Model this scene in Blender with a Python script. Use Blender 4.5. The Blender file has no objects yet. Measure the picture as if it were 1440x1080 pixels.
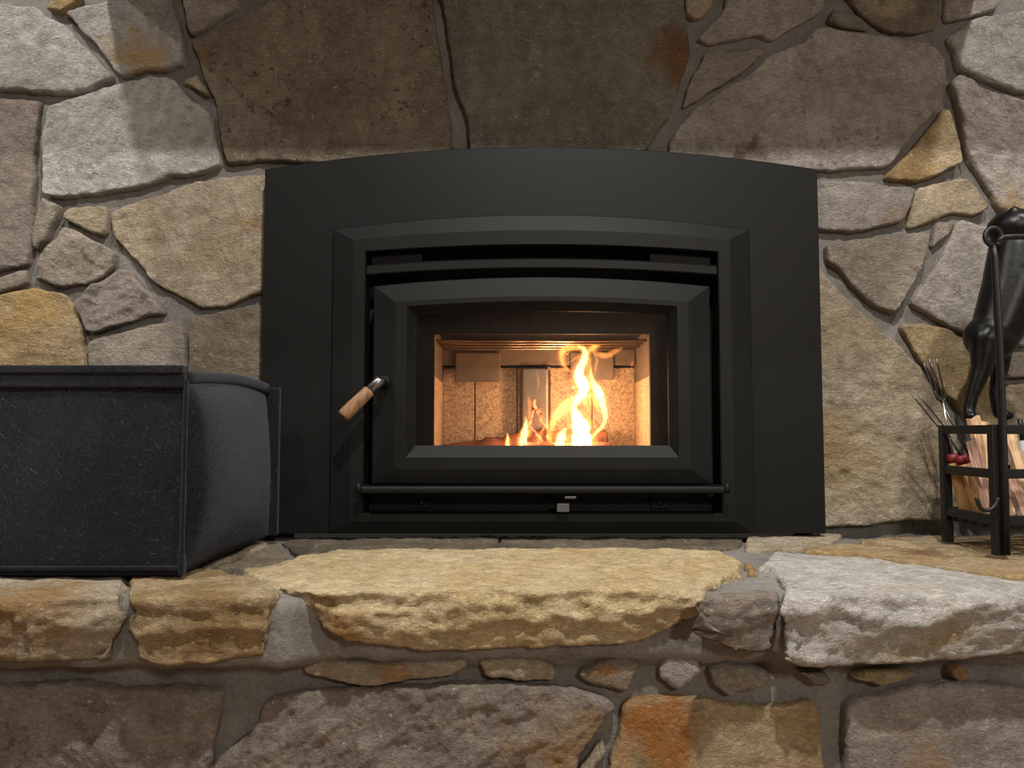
import bpy, bmesh, math, random
import numpy as np
from mathutils import Vector, Matrix
from mathutils.geometry import delaunay_2d_cdt

S = bpy.context.scene
COL = S.collection
# ------------------------------------------------------------------ camera, world, lights, exposure
F, TH, CH = 1080.0, math.radians(3.44), 0.203          # focal length in pixels, upward pitch, height above the hearth
cam = bpy.data.objects.new('camera', bpy.data.cameras.new('camera'))
COL.objects.link(cam)
cam.location = (0, 0, CH)
cam.rotation_euler = (math.radians(90) + TH, 0, 0)
cam.data.sensor_width = 36.0
cam.data.lens = 36.0 * F / 1440.0
cam.data.clip_start = 0.02
S.camera = cam
S.view_settings.view_transform = 'Standard'
S.view_settings.look = 'None'
S.view_settings.exposure = 0.16
S.view_settings.gamma = 1.0
S.view_settings.use_curve_mapping = False
S.cycles.use_denoising = True
S.cycles.denoising_prefilter = 'FAST'
S.cycles.max_bounces = 8
S.cycles.transparent_max_bounces = 16

world = bpy.data.worlds.new('world')
S.world = world
world.use_nodes = True
world.node_tree.nodes['Background'].inputs[0].default_value = (0.02, 0.018, 0.016, 1)
world.node_tree.nodes['Background'].inputs[1].default_value = 1.0

CEIL = 2.06


def spot(name, loc, energy, size=150, blend=0.5, radius=0.035, color=(1, 0.96, 0.905), target=None):
    l = bpy.data.lights.new(name, 'SPOT')
    l.energy = energy
    l.spot_size = math.radians(size)
    l.spot_blend = blend
    l.shadow_soft_size = radius
    l.color = color
    o = bpy.data.objects.new(name, l)
    COL.objects.link(o)
    o.location = loc
    if target:
        o.rotation_euler = (Vector(target) - Vector(loc)).to_track_quat('-Z', 'Y').to_euler()
    return o


spot('downlight_near_wall', (-1.02, 0.62, CEIL - .03), 74)
spot('downlight_far', (-1.9, 0.70, CEIL - .03), 40)
spot('downlight_over_rack', (1.24, 0.62, CEIL - .03), 76)
spot('downlight_over_hearth', (0.22, -0.05, CEIL - .03), 170)
front_fill = bpy.data.lights.new('front_fill_light', 'POINT')          # added frontal fill for the arch and hearth face; no fixture seen
front_fill.energy = 118; front_fill.color = (1, 0.93, 0.84); front_fill.shadow_soft_size = 0.16
lo = bpy.data.objects.new('front_fill_light', front_fill); COL.objects.link(lo); lo.location = (0.9, -2.0, 1.25)

# ------------------------------------------------------------------ helpers


def U(px, py, Y):
    a = (px - 720) / F
    b = (540 - py) / F
    dY = math.cos(TH) - b * math.sin(TH)
    dZ = math.sin(TH) + b * math.cos(TH)
    t = Y / dY
    return (a * t, CH + dZ * t)


def H(px, py, z=0.0):
    a = (px - 720) / F
    b = (540 - py) / F
    dY = math.cos(TH) - b * math.sin(TH)
    dZ = math.sin(TH) + b * math.cos(TH)
    t = (z - CH) / dZ
    return (a * t, dY * t)


def empty(name, loc=(0, 0, 0)):
    o = bpy.data.objects.new(name, None)
    COL.objects.link(o)
    o.location = loc
    return o


def tag(o, label=None, cat=None, group=None, kind=None):
    if label: o['label'] = label
    if cat: o['category'] = cat
    if group: o['group'] = group
    if kind: o['kind'] = kind
    return o


def link(name, me, mat=None, parent=None, origin=None):
    """link a mesh given in world coordinates; origin moves the pivot"""
    if origin is not None:
        me.transform(Matrix.Translation(-Vector(origin)))
    o = bpy.data.objects.new(name, me)
    COL.objects.link(o)
    if mat is not None:
        me.materials.append(mat)
    loc = Vector(origin) if origin is not None else Vector((0, 0, 0))
    if parent is not None:
        o.parent = parent
        p, q = parent, Vector((0, 0, 0))
        while p is not None:
            q += Vector(p.location)
            p = p.parent
        o.location = loc - q
    else:
        o.location = loc
    return o


def mesh_np(name, V, Fq, smooth=True):
    """V (n,3) array, Fq list/array of quads and/or tris given as list of arrays"""
    me = bpy.data.meshes.new(name)
    V = np.asarray(V, dtype=np.float32)
    loops = np.concatenate([np.asarray(f, dtype=np.int32).ravel() for f in Fq])
    sizes = np.concatenate([np.full(len(f), np.asarray(f).shape[1], dtype=np.int32) for f in Fq])
    starts = np.concatenate([[0], np.cumsum(sizes)[:-1]]).astype(np.int32)
    me.vertices.add(len(V)); me.vertices.foreach_set('co', V.ravel())
    me.loops.add(len(loops)); me.loops.foreach_set('vertex_index', loops)
    me.polygons.add(len(sizes))
    me.polygons.foreach_set('loop_start', starts)
    me.polygons.foreach_set('loop_total', sizes)
    me.update(calc_edges=True)
    me.polygons.foreach_set('use_smooth', np.full(len(sizes), smooth))
    me.validate()
    return me


_rs = np.random.RandomState(7)
_P = np.concatenate([_rs.permutation(256)] * 3)
_G = _rs.normal(size=(256, 3)); _G /= np.linalg.norm(_G, axis=1)[:, None]


def noise3(p):
    p = np.asarray(p, dtype=np.float64)
    i = np.floor(p).astype(int); f = p - i; i &= 255
    w = f * f * f * (f * (f * 6 - 15) + 10)
    r = 0
    for dx in (0, 1):
        for dy in (0, 1):
            for dz in (0, 1):
                g = _G[_P[_P[_P[i[:, 0] + dx] + i[:, 1] + dy] + i[:, 2] + dz]]
                d = g[:, 0] * (f[:, 0] - dx) + g[:, 1] * (f[:, 1] - dy) + g[:, 2] * (f[:, 2] - dz)
                wx = w[:, 0] if dx else 1 - w[:, 0]
                wy = w[:, 1] if dy else 1 - w[:, 1]
                wz = w[:, 2] if dz else 1 - w[:, 2]
                r = r + wx * wy * wz * d
    return r * 1.5


def fbm(p, octv=4, gain=0.5, ridged=False):
    a, s, r = 1.0, 1.0, 0
    for k in range(octv):
        n = noise3(p * s + k * 17.3)
        if ridged: n = 1 - 2 * np.abs(n)
        r = r + a * n; a *= gain; s *= 2.03
    return r


# ------------------------------------------------------------------ material helpers
class NT:
    def __init__(self, name):
        self.m = bpy.data.materials.new(name)
        self.m.use_nodes = True
        self.t = self.m.node_tree
        self.b = self.t.nodes['Principled BSDF']
        self.out = self.t.nodes['Material Output']

    def n(self, typ, **kw):
        nd = self.t.nodes.new(typ)
        ins = kw.pop('ins', {})
        for k, v in kw.items(): setattr(nd, k, v)
        for k, v in ins.items():
            if isinstance(v, bpy.types.NodeSocket): self.t.links.new(v, nd.inputs[k])
            else: nd.inputs[k].default_value = v
        return nd

    def l(self, a, b): self.t.links.new(a, b)

    def noise(self, vec, scale, detail=4, rough=0.55, dist=0.0):
        return self.n('ShaderNodeTexNoise', ins={'Vector': vec, 'Scale': scale, 'Detail': detail, 'Roughness': rough, 'Distortion': dist})

    def ramp(self, fac, p0, p1, c0=(0, 0, 0, 1), c1=(1, 1, 1, 1)):
        r = self.n('ShaderNodeValToRGB', ins={'Fac': fac})
        r.color_ramp.elements[0].position = p0; r.color_ramp.elements[0].color = c0
        r.color_ramp.elements[1].position = p1; r.color_ramp.elements[1].color = c1
        return r.outputs['Color']

    def mix(self, fac, a, b, mode='MIX'):
        m = self.n('ShaderNodeMix', data_type='RGBA', blend_type=mode)
        for i, v in ((0, fac), (6, a), (7, b)):
            if isinstance(v, bpy.types.NodeSocket): self.l(v, m.inputs[i])
            else: m.inputs[i].default_value = v
        return m.outputs[2]

    def math(self, op, a, b=0.0, clamp=False):
        m = self.n('ShaderNodeMath', operation=op, use_clamp=clamp)
        for i, v in ((0, a), (1, b)):
            if isinstance(v, bpy.types.NodeSocket): self.l(v, m.inputs[i])
            else: m.inputs[i].default_value = v
        return m.outputs[0]

    def vmath(self, op, a, b=None):
        m = self.n('ShaderNodeVectorMath', operation=op)
        for i, v in ((0, a), (1, b)):
            if v is None: continue
            if isinstance(v, bpy.types.NodeSocket): self.l(v, m.inputs[i])
            else: m.inputs[i].default_value = v
        return m

    def bump(self, h, strength=0.5, dist=0.002):
        return self.n('ShaderNodeBump', ins={'Height': h, 'Strength': strength, 'Distance': dist}).outputs[0]


def stone_material():
    M = NT('quarried_stone')
    tc = M.n('ShaderNodeTexCoord').outputs['Object']
    rnd = M.n('ShaderNodeObjectInfo').outputs['Random']
    off = M.math('MULTIPLY', rnd, 37.0)
    comb = M.n('ShaderNodeCombineXYZ', ins={'X': off, 'Y': off, 'Z': off}).outputs[0]
    v = M.vmath('ADD', tc, comb).outputs[0]
    A = lambda s: M.n('ShaderNodeAttribute', attribute_type='OBJECT', attribute_name=s)
    ta, tb, tcx = A('tone_a').outputs['Color'], A('tone_b').outputs['Color'], A('tone_c').outputs['Color']
    n1 = M.noise(v, 7.0, 5, 0.6, 0.6).outputs['Fac']
    c = M.mix(M.ramp(n1, 0.40, 0.64), ta, tb)
    n2 = M.noise(v, 38.0, 6, 0.7).outputs['Fac']
    c = M.mix(1.0, c, M.ramp(n2, 0.28, 0.74, (0.62, 0.60, 0.57, 1), (1.25, 1.23, 1.2, 1)), 'MULTIPLY')
    # stain patch with its own place on the stone
    d = M.vmath('SUBTRACT', tc, A('stain_pos').outputs['Vector']).outputs[0]
    wob = M.noise(v, 16.0, 4, 0.6).outputs['Color']
    d = M.vmath('ADD', d, M.vmath('SCALE', M.vmath('SUBTRACT', wob, (0.5, 0.5, 0.5)).outputs[0]).outputs[0])
    d.inputs[1].links[0].from_node.inputs['Scale'].default_value = 0.2
    dist = M.vmath('LENGTH', d.outputs[0]).outputs['Value']
    rel = M.math('DIVIDE', dist, A('stain_r').outputs['Fac'])
    c = M.mix(M.ramp(rel, 0.35, 1.1, (0.85, 0.85, 0.85, 1), (0, 0, 0, 1)), c, tcx)
    d2 = M.vmath('MULTIPLY', M.vmath('SUBTRACT', tc, A('streak_pos').outputs['Vector']).outputs[0], (70.0, 1.0, 17.0)).outputs[0]
    l2 = M.vmath('LENGTH', d2).outputs['Value']
    sn = M.ramp(M.noise(v, 48.0, 5, 0.7, 0.8).outputs['Fac'], 0.47, 0.60)
    c = M.mix(M.math('MULTIPLY', M.ramp(l2, 0.5, 1.2, (0.6, 0.6, 0.6, 1), (0, 0, 0, 1)), sn), c, (0.42, 0.39, 0.34, 1))
    # dark pits and pale flecks
    pits = M.noise(v, 72.0, 4, 0.7, 0.5).outputs['Fac']
    zone = M.ramp(M.noise(v, 9.0, 3).outputs['Fac'], 0.42, 0.62)
    pit = M.math('MULTIPLY', M.ramp(pits, 0.58, 0.64), M.math('MULTIPLY', zone, A('pits').outputs['Fac']))
    c = M.mix(pit, c, M.mix(0.72, c, (0.035, 0.028, 0.02, 1)))
    fl = M.noise(v, 130.0, 3, 0.6).outputs['Fac']
    c = M.mix(M.math('MULTIPLY', M.ramp(fl, 0.65, 0.72), 0.5), c, (0.75, 0.72, 0.66, 1))
    M.l(c, M.b.inputs['Base Color'])
    M.b.inputs['Roughness'].default_value = 0.82
    M.b.inputs['Specular IOR Level'].default_value = 0.3
    vs = M.n('ShaderNodeMapping', ins={'Vector': v, 'Rotation': (0, 0.4, 0.3), 'Scale': (1.0, 1.0, 1.6)}).outputs[0]
    h = M.math('ADD', M.math('MULTIPLY', M.noise(v, 48.0, 3, 0.6, 0.6).outputs['Fac'], 0.8), M.noise(vs, 115.0, 7, 0.7, 0.9).outputs['Fac'])
    h = M.math('SUBTRACT', h, M.math('MULTIPLY', pit, 0.3))
    M.l(M.bump(h, 1.0, 0.0105), M.b.inputs['Normal'])
    return M.m


def mortar_material():
    M = NT('grey_mortar')
    tc = M.n('ShaderNodeTexCoord').outputs['Object']
    n1 = M.noise(tc, 9.0, 5, 0.6).outputs['Fac']
    c = M.ramp(n1, 0.3, 0.7, (0.115, 0.105, 0.093, 1), (0.185, 0.175, 0.16, 1))
    n2 = M.noise(tc, 160.0, 4, 0.7).outputs['Fac']
    c = M.mix(1.0, c, M.ramp(n2, 0.25, 0.8, (0.7, 0.7, 0.7, 1), (1.3, 1.3, 1.3, 1)), 'MULTIPLY')
    M.l(c, M.b.inputs['Base Color'])
    M.b.inputs['Roughness'].default_value = 0.92
    h = M.math('ADD', M.noise(tc, 90.0, 6, 0.65).outputs['Fac'], M.math('MULTIPLY', n2, 0.4))
    M.l(M.bump(h, 0.8, 0.004), M.b.inputs['Normal'])
    return M.m


def simple(name, col, rough=0.6, metal=0.0, var=0.12, scale=20.0, bump=0.0, bscale=150.0, spec=0.5, stretch=None):
    M = NT(name)
    tc = M.n('ShaderNodeTexCoord').outputs['Object']
    if stretch:
        mp = M.n('ShaderNodeMapping', ins={'Vector': tc, 'Scale': stretch}); tc = mp.outputs[0]
    n = M.noise(tc, scale, 5, 0.6, 0.3).outputs['Fac']
    lo = tuple(max(0, c * (1 - var)) for c in col) + (1,)
    hi = tuple(c * (1 + var) for c in col) + (1,)
    M.l(M.ramp(n, 0.3, 0.7, lo, hi), M.b.inputs['Base Color'])
    M.b.inputs['Roughness'].default_value = rough
    M.b.inputs['Metallic'].default_value = metal
    M.b.inputs['Specular IOR Level'].default_value = spec
    if bump:
        M.l(M.bump(M.noise(tc, bscale, 6, 0.65).outputs['Fac'], bump, 0.002), M.b.inputs['Normal'])
    return M.m


def emit(name, col, strength):
    M = NT(name)
    tc = M.n('ShaderNodeTexCoord').outputs['Object']
    n = M.noise(tc, 60.0, 4, 0.6).outputs['Fac']
    M.b.inputs['Base Color'].default_value = (0.05, 0.02, 0.01, 1)
    M.b.inputs['Emission Color'].default_value = col + (1,)
    M.l(M.math('MULTIPLY', M.ramp(n, 0.42, 0.6), strength), M.b.inputs['Emission Strength'])
    return M.m


def felt_material():
    M = NT('charcoal_felt')
    tc = M.n('ShaderNodeTexCoord').outputs['Object']
    n = M.noise(tc, 260.0, 5, 0.7, 1.5).outputs['Fac']
    n2 = M.noise(tc, 9.0, 3, 0.5).outputs['Fac']
    c = M.mix(M.ramp(n, 0.42, 0.68), (0.0012, 0.0012, 0.0014, 1), (0.0145, 0.0145, 0.0157, 1))
    c = M.mix(1.0, c, M.ramp(n2, 0.3, 0.75, (0.8, 0.8, 0.8, 1), (1.25, 1.25, 1.25, 1)), 'MULTIPLY')
    # loose pale fibres
    w = M.noise(M.vmath('MULTIPLY', tc, (1.0, 1.0, 1.6)).outputs[0], 95.0, 2, 0.5, 4.0).outputs['Fac']
    line = M.math('MULTIPLY', M.ramp(M.math('ABSOLUTE', M.math('SUBTRACT', w, 0.5)), 0.0, 0.012, (1, 1, 1, 1), (0, 0, 0, 1)), M.ramp(n2, 0.45, 0.7))
    c = M.mix(M.math('MULTIPLY', line, 0.35), c, (0.16, 0.155, 0.15, 1))
    M.l(c, M.b.inputs['Base Color'])
    M.b.inputs['Roughness'].default_value = 0.95
    M.b.inputs['Specular IOR Level'].default_value = 0.1
    M.b.inputs['Sheen Weight'].default_value = 0.13
    M.b.inputs['Sheen Roughness'].default_value = 0.5
    M.b.inputs['Sheen Tint'].default_value = (0.8, 0.85, 1, 1)
    M.l(M.bump(n, 0.7, 0.003), M.b.inputs['Normal'])
    return M.m


def brick_panel_material():
    M = NT('fire_brick')
    tc = M.n('ShaderNodeTexCoord').outputs['Object']
    rnd = M.n('ShaderNodeObjectInfo').outputs['Random']
    v = M.vmath('ADD', tc, M.n('ShaderNodeCombineXYZ', ins={'X': M.math('MULTIPLY', rnd, 11.0), 'Z': rnd}).outputs[0]).outputs[0]
    n = M.noise(v, 42.0, 4, 0.65, 4.0).outputs['Fac']
    n2 = M.noise(v, 130.0, 3, 0.6, 2.0).outputs['Fac']
    c = M.ramp(n, 0.38, 0.62, (0.15, 0.095, 0.055, 1), (0.60, 0.45, 0.31, 1))
    c = M.mix(0.5, c, M.ramp(n2, 0.35, 0.65, (0.16, 0.10, 0.06, 1), (0.7, 0.55, 0.4, 1)))
    M.l(c, M.b.inputs['Base Color'])
    M.b.inputs['Roughness'].default_value = 0.8
    M.l(M.bump(n, 0.5, 0.002), M.b.inputs['Normal'])
    return M.m


def flame_material(name, col, strength):
    M = NT(name)
    M.t.nodes.remove(M.b)
    e = M.n('ShaderNodeEmission', ins={'Color': col + (1,), 'Strength': strength})
    M.l(e.outputs[0], M.out.inputs['Volume'])
    return M.m


def glass_material():
    M = NT('stove_glass')
    M.t.nodes.remove(M.b)
    tr = M.n('ShaderNodeBsdfTransparent', ins={'Color': (0.93, 0.91, 0.88, 1)})
    gl = M.n('ShaderNodeBsdfGlossy', ins={'Color': (1, 1, 1, 1), 'Roughness': 0.0})
    fr = M.n('ShaderNodeFresnel', ins={'IOR': 1.5})
    tc = M.n('ShaderNodeTexCoord').outputs['Object']
    soot = M.math('MULTIPLY', M.ramp(M.noise(tc, 14.0, 4).outputs['Fac'], 0.35, 0.75), 0.012)
    mx = M.n('ShaderNodeMixShader', ins={0: fr.outputs[0], 1: tr.outputs[0], 2: gl.outputs[0]})
    df = M.n('ShaderNodeBsdfDiffuse', ins={'Color': (0.3, 0.22, 0.18, 1)})
    mx2 = M.n('ShaderNodeMixShader', ins={0: soot, 1: mx.outputs[0], 2: df.outputs[0]})
    M.l(mx2.outputs[0], M.out.inputs['Surface'])
    return M.m


def wood_material(name, c0, c1, axis_stretch=(60, 60, 4)):
    M = NT(name)
    tc = M.n('ShaderNodeTexCoord').outputs['Object']
    rnd = M.n('ShaderNodeObjectInfo').outputs['Random']
    v = M.vmath('ADD', tc, M.n('ShaderNodeCombineXYZ', ins={'X': rnd, 'Y': rnd, 'Z': rnd}).outputs[0]).outputs[0]
    mp = M.n('ShaderNodeMapping', ins={'Vector': v, 'Scale': axis_stretch})
    n = M.noise(mp.outputs[0], 3.0, 6, 0.65, 0.8).outputs['Fac']
    c = M.ramp(n, 0.32, 0.68, c0 + (1,), c1 + (1,))
    M.l(c, M.b.inputs['Base Color'])
    M.b.inputs['Roughness'].default_value = 0.65
    M.l(M.bump(n, 0.5, 0.003), M.b.inputs['Normal'])
    return M.m


STONE = stone_material()
MORTAR = mortar_material()
FELT = felt_material()
BLACK = simple('matte_black_steel', (0.0050, 0.0051, 0.0049), 0.52, 0.0, 0.08, 12, 0.12, 700, 0.17)
BLACK2 = simple('dark_cavity_steel', (0.006, 0.0055, 0.0055), 0.6, 0.0, 0.1, 20, 0.02, 300, 0.2)
IRON = simple('black_wrought_iron', (0.006, 0.006, 0.006), 0.42, 0.0, 0.2, 40, 0.35, 180, 0.35)
CAST = simple('black_cast_enamel', (0.003, 0.003, 0.003), 0.36, 0.0, 0.1, 60, 0.25, 90, 0.25)
STEEL = simple('bare_steel', (0.55, 0.54, 0.52), 0.28, 1.0, 0.1, 80)
DARKSTEEL = simple('sooty_steel_wire', (0.08, 0.075, 0.07), 0.35, 0.9, 0.2, 80)
TUBE = simple('heat_stained_steel', (0.42, 0.32, 0.24), 0.30, 0.9, 0.15, 30, stretch=(0.4, 6, 6))
SOOT = simple('sooty_baffle_steel', (0.15, 0.115, 0.09), 0.6, 0.2, 0.2, 25, 0.2, 90)
FBRICK = brick_panel_material()
ASH = simple('wood_ash', (0.30, 0.27, 0.24), 0.95, 0, 0.3, 60, 0.8, 90)
BARK = simple('burning_log_bark', (0.16, 0.055, 0.03), 0.9, 0, 0.55, 22, 0.9, 45, stretch=(1, 4, 4))
GLASS = glass_material()
GRIP = wood_material('oiled_wood_grip', (0.10, 0.045, 0.018), (0.30, 0.16, 0.075))
FORKWOOD = wood_material('turned_wood_handle', (0.30, 0.15, 0.05), (0.50, 0.28, 0.11))
KINDLE = wood_material('split_pine', (0.34, 0.19, 0.09), (0.72, 0.50, 0.30))
KINDLE2 = wood_material('split_red_cedar', (0.30, 0.15, 0.10), (0.62, 0.40, 0.30))
RED = simple('red_paint', (0.17, 0.008, 0.011), 0.5, 0, 0.15, 60)
GREYP = simple('grey_plastic', (0.35, 0.37, 0.40), 0.4, 0, 0.06, 30)
PLASTER = simple('painted_plaster', (0.36, 0.34, 0.31), 0.9, 0, 0.03, 4, 0.05, 200)
OAK = wood_material('dark_mantel_timber', (0.07, 0.035, 0.017), (0.16, 0.085, 0.042), (3, 50, 50))
FLOORW = wood_material('oak_floor', (0.16, 0.09, 0.045), (0.30, 0.18, 0.10), (3, 30, 30))

# ------------------------------------------------------------------ basic shapes (world coordinates)


def bm_mesh(name, bm, smooth=False):
    me = bpy.data.meshes.new(name)
    bmesh.ops.recalc_face_normals(bm, faces=bm.faces)
    bm.to_mesh(me); bm.free()
    if smooth:
        me.polygons.foreach_set('use_smooth', [True] * len(me.polygons))
    return me


def bm_box(bm, x0, x1, y0, y1, z0, z1, bev=0.0, seg=2):
    r = bmesh.ops.create_cube(bm, size=1.0)
    vs = r['verts']
    for v in vs:
        v.co = Vector(((x0 + x1) / 2 + v.co.x * (x1 - x0), (y0 + y1) / 2 + v.co.y * (y1 - y0), (z0 + z1) / 2 + v.co.z * (z1 - z0)))
    if bev:
        es = list({e for v in vs for e in v.link_edges})
        bmesh.ops.bevel(bm, geom=es, offset=bev, segments=seg, affect='EDGES', profile=0.6)


def box(name, x0, x1, y0, y1, z0, z1, mat, parent=None, bev=0.002, seg=2):
    bm = bmesh.new()
    bm_box(bm, x0, x1, y0, y1, z0, z1, bev, seg)
    return link(name, bm_mesh(name, bm), mat, parent, ((x0 + x1) / 2, (y0 + y1) / 2, z0))


def bm_tube(bm, pts, rad, n=12, caps=True):
    pts = [Vector(p) for p in pts]
    rad = rad if isinstance(rad, (list, tuple)) else [rad] * len(pts)
    rings = []
    prev = None
    for i, p in enumerate(pts):
        a = pts[max(i - 1, 0)]; b = pts[min(i + 1, len(pts) - 1)]
        t = (b - a).normalized()
        if prev is None:
            s = t.cross(Vector((0, 0, 1)))
            if s.length < 0.05: s = t.cross(Vector((1, 0, 0)))
        else:
            s = prev - t * prev.dot(t)
        s.normalize(); prev = s
        q = t.cross(s)
        r = rad[i]
        rx, ry = r if isinstance(r, tuple) else (r, r)
        rings.append([bm.verts.new(p + s * math.cos(2 * math.pi * k / n) * rx + q * math.sin(2 * math.pi * k / n) * ry) for k in range(n)])
    for A, B in zip(rings, rings[1:]):
        for k in range(n):
            bm.faces.new((A[k], A[(k + 1) % n], B[(k + 1) % n], B[k]))
    if caps:
        bm.faces.new(rings[0][::-1]); bm.faces.new(rings[-1])


def tube(name, pts, rad, mat, parent=None, n=12, origin=None):
    bm = bmesh.new()
    bm_tube(bm, pts, rad, n)
    c = origin or tuple(sum((Vector(p) for p in pts), Vector()) / len(pts))
    return link(name, bm_mesh(name, bm, True), mat, parent, c)


def spline(pts, n=8):
    P = [np.array(p, float) for p in pts]
    P = [2 * P[0] - P[1]] + P + [2 * P[-1] - P[-2]]
    out = []
    for i in range(1, len(P) - 2):
        for k in range(n):
            t = k / n
            out.append(0.5 * (2 * P[i] + (P[i + 1] - P[i - 1]) * t + (2 * P[i - 1] - 5 * P[i] + 4 * P[i + 1] - P[i + 2]) * t * t + (3 * P[i] - P[i - 1] - 3 * P[i + 1] + P[i + 2]) * t ** 3))
    out.append(P[-2])
    return out


# ------------------------------------------------------------------ stones
rng = random.Random(5)
WALL_AX = (np.array((1, 0, 0.)), np.array((0, 0, 1.)), np.array((0, -1., 0)))
TOP_AX = (np.array((1, 0, 0.)), np.array((0, 1., 0)), np.array((0, 0, 1.)))


def stone_mesh(uv, thick, axes, base, seed, rough=0.003, flake=0.003, rad=0.008, jit=0.003, step=0.005,
               tilt=(0, 0), side=0.0, inset=0.0, chamf=0.10):
    """uv outline (metres), thick scalar or one per corner, base = offset along the third axis of the face"""
    uv = np.array(uv, float)
    th = np.array(thick, float) if np.ndim(thick) else np.full(len(uv), float(thick))
    area = 0.5 * np.sum(uv[:, 0] * np.roll(uv[:, 1], -1) - np.roll(uv[:, 0], -1) * uv[:, 1])
    if area < 0: uv = uv[::-1]; th = th[::-1]
    d = np.column_stack([uv, th])
    nx = np.roll(d, -1, 0)
    d = np.stack([d * (1 - chamf) + nx * chamf, d * chamf + nx * (1 - chamf)], 1).reshape(-1, 3)
    seg = np.linalg.norm(np.roll(d, -1, 0)[:, :2] - d[:, :2], axis=1)
    per = seg.sum()
    N = max(28, int(per / step))
    cum = np.concatenate([[0], np.cumsum(seg)])
    dd = np.vstack([d, d[:1]])
    s = np.linspace(0, per, N, endpoint=False)
    B = np.column_stack([np.interp(s, cum, dd[:, k]) for k in range(3)])
    tang = np.roll(B, -1, 0)[:, :2] - np.roll(B, 1, 0)[:, :2]
    tang /= np.linalg.norm(tang, axis=1)[:, None] + 1e-9
    nrm = np.column_stack([tang[:, 1], -tang[:, 0]])
    so = seed * 3.17
    p3 = np.column_stack([B[:, :2], np.full(N, so)])
    j = fbm(p3 * 28, 3) * jit + fbm(p3 * 110, 2) * jit * 0.45
    B[:, :2] += nrm * j[:, None]
    c = B[:, :2].mean(0)
    poly = B[:, :2].copy()
    # rim rings just inside the outline, then a jittered lattice, all triangulated together
    nr = 2
    rings = [poly - nrm * (step * f) for f in (0.55, 1.15)]
    lo, hi = poly.min(0), poly.max(0)
    g = np.mgrid[lo[0]:hi[0]:step, lo[1]:hi[1]:step * 0.9]
    g[0] += (np.arange(g.shape[2]) % 2)[None, :] * step * 0.5
    gp = g.reshape(2, -1).T
    rs = np.random.RandomState(seed)
    gp = gp + rs.uniform(-.22, .22, gp.shape) * step

    def inside_dist(p):
        dmin = np.full(len(p), 9.0); ins_ = np.zeros(len(p), bool)
        P0 = poly; P1 = np.roll(poly, -1, 0)
        for c0 in range(0, len(p), 4000):
            q = p[c0:c0 + 4000]
            e = P1 - P0
            w = q[:, None] - P0[None]
            t = np.clip((w * e).sum(2) / ((e * e).sum(1) + 1e-12), 0, 1)
            dm = np.sqrt((((w - t[:, :, None] * e[None]) ** 2).sum(2)).min(1))
            cond = (P0[None, :, 1] > q[:, None, 1]) != (P1[None, :, 1] > q[:, None, 1])
            xi = P0[None, :, 0] + (q[:, None, 1] - P0[None, :, 1]) * e[None, :, 0] / (e[None, :, 1] + 1e-12)
            ins_[c0:c0 + 4000] = ((cond & (q[:, None, 0] < xi)).sum(1) % 2) == 1
            dmin[c0:c0 + 4000] = dm
        return ins_, dmin

    extra = np.vstack(rings)
    i_, d_ = inside_dist(extra)
    extra = extra[i_ & (d_ > step * 0.45)]
    i_, d_ = inside_dist(gp)
    gp = gp[i_ & (d_ > step * 1.6)]
    allp = np.vstack([poly, extra, gp])
    vo, eo, fo, *_r = delaunay_2d_cdt([Vector(p) for p in allp], [(k, (k + 1) % N) for k in range(N)], [], 1, 1e-7)
    ov = _r[0]
    flat = np.array([tuple(v) for v in vo])
    # outline vertices first, in order
    first = {}
    for k, src in enumerate(ov):
        for q_ in src:
            first.setdefault(q_, k)
    ring0 = np.array([first[k] for k in range(N)])
    _i, dist = inside_dist(flat)
    dist[ring0] = 0.0
    tris = np.array(fo, dtype=np.int32)
    q = np.column_stack([flat, np.full(len(flat), so)])
    r = rad * (1.0 + 0.9 * noise3(q * 22 + 5.0))
    r = np.maximum(r, rad * 0.3)
    x = np.clip(1 - dist / r, 0, 1)
    h = -r * (1 - np.sqrt(np.maximum(1 - x * x, 0)))
    ca, sa = math.cos(seed * 1.7), math.sin(seed * 1.7)
    qr = np.column_stack([q[:, 0] * ca - q[:, 1] * sa, q[:, 0] * sa + q[:, 1] * ca, q[:, 2]])
    h = h + rough * 0.9 * fbm(q * np.array([11, 14, 1]), 2, 0.5)
    h = h + rough * 0.55 * fbm(qr * np.array([42, 70, 1]), 3, 0.65)
    n = fbm(qr * np.array([12, 19, 1]) + 40, 4, 0.55) * 3.4
    fl = np.floor(n); fq = n - fl
    h = h + flake * (fl + np.clip((fq - 0.75) / 0.25, 0, 1)) * 0.75
    h = h + tilt[0] * (flat[:, 0] - c[0]) + tilt[1] * (flat[:, 1] - c[1])
    V = [np.column_stack([flat, h])]
    # side rings
    tmax = B[:, 2].max()
    J = max(3, int(tmax / (step if side > 0 else 0.008)))
    hr = h[ring0]
    for k in range(1, J + 1):
        t = k / J
        z = hr * (1 - t) + (-B[:, 2]) * t
        ins = -inset * t * t
        uvp = B[:, :2].copy()
        if side > 0:
            s3 = np.column_stack([uvp, z + so])
            env = min(1.0, 5.0 * t) * (1 - 0.3 * t)
            ds = (fbm(s3 * np.array([14, 14, 30]), 3, 0.55) * .8 + 0.5 * fbm(s3 * np.array([48, 48, 75]), 2)) * side * env
            nf = fbm(s3 * np.array([11, 11, 22]) + 9, 3) * 3
            ff = nf - np.floor(nf)
            ds = ds + (np.floor(nf) + np.clip((ff - .8) / .2, 0, 1)) * side * 0.4 * env + side * .5 * env
        else:
            ds = 0
        uvp = uvp + nrm * np.reshape(ins + ds, (-1, 1))
        V.append(np.column_stack([uvp, z]))
    off = len(flat)
    V = np.vstack(V)
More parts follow.
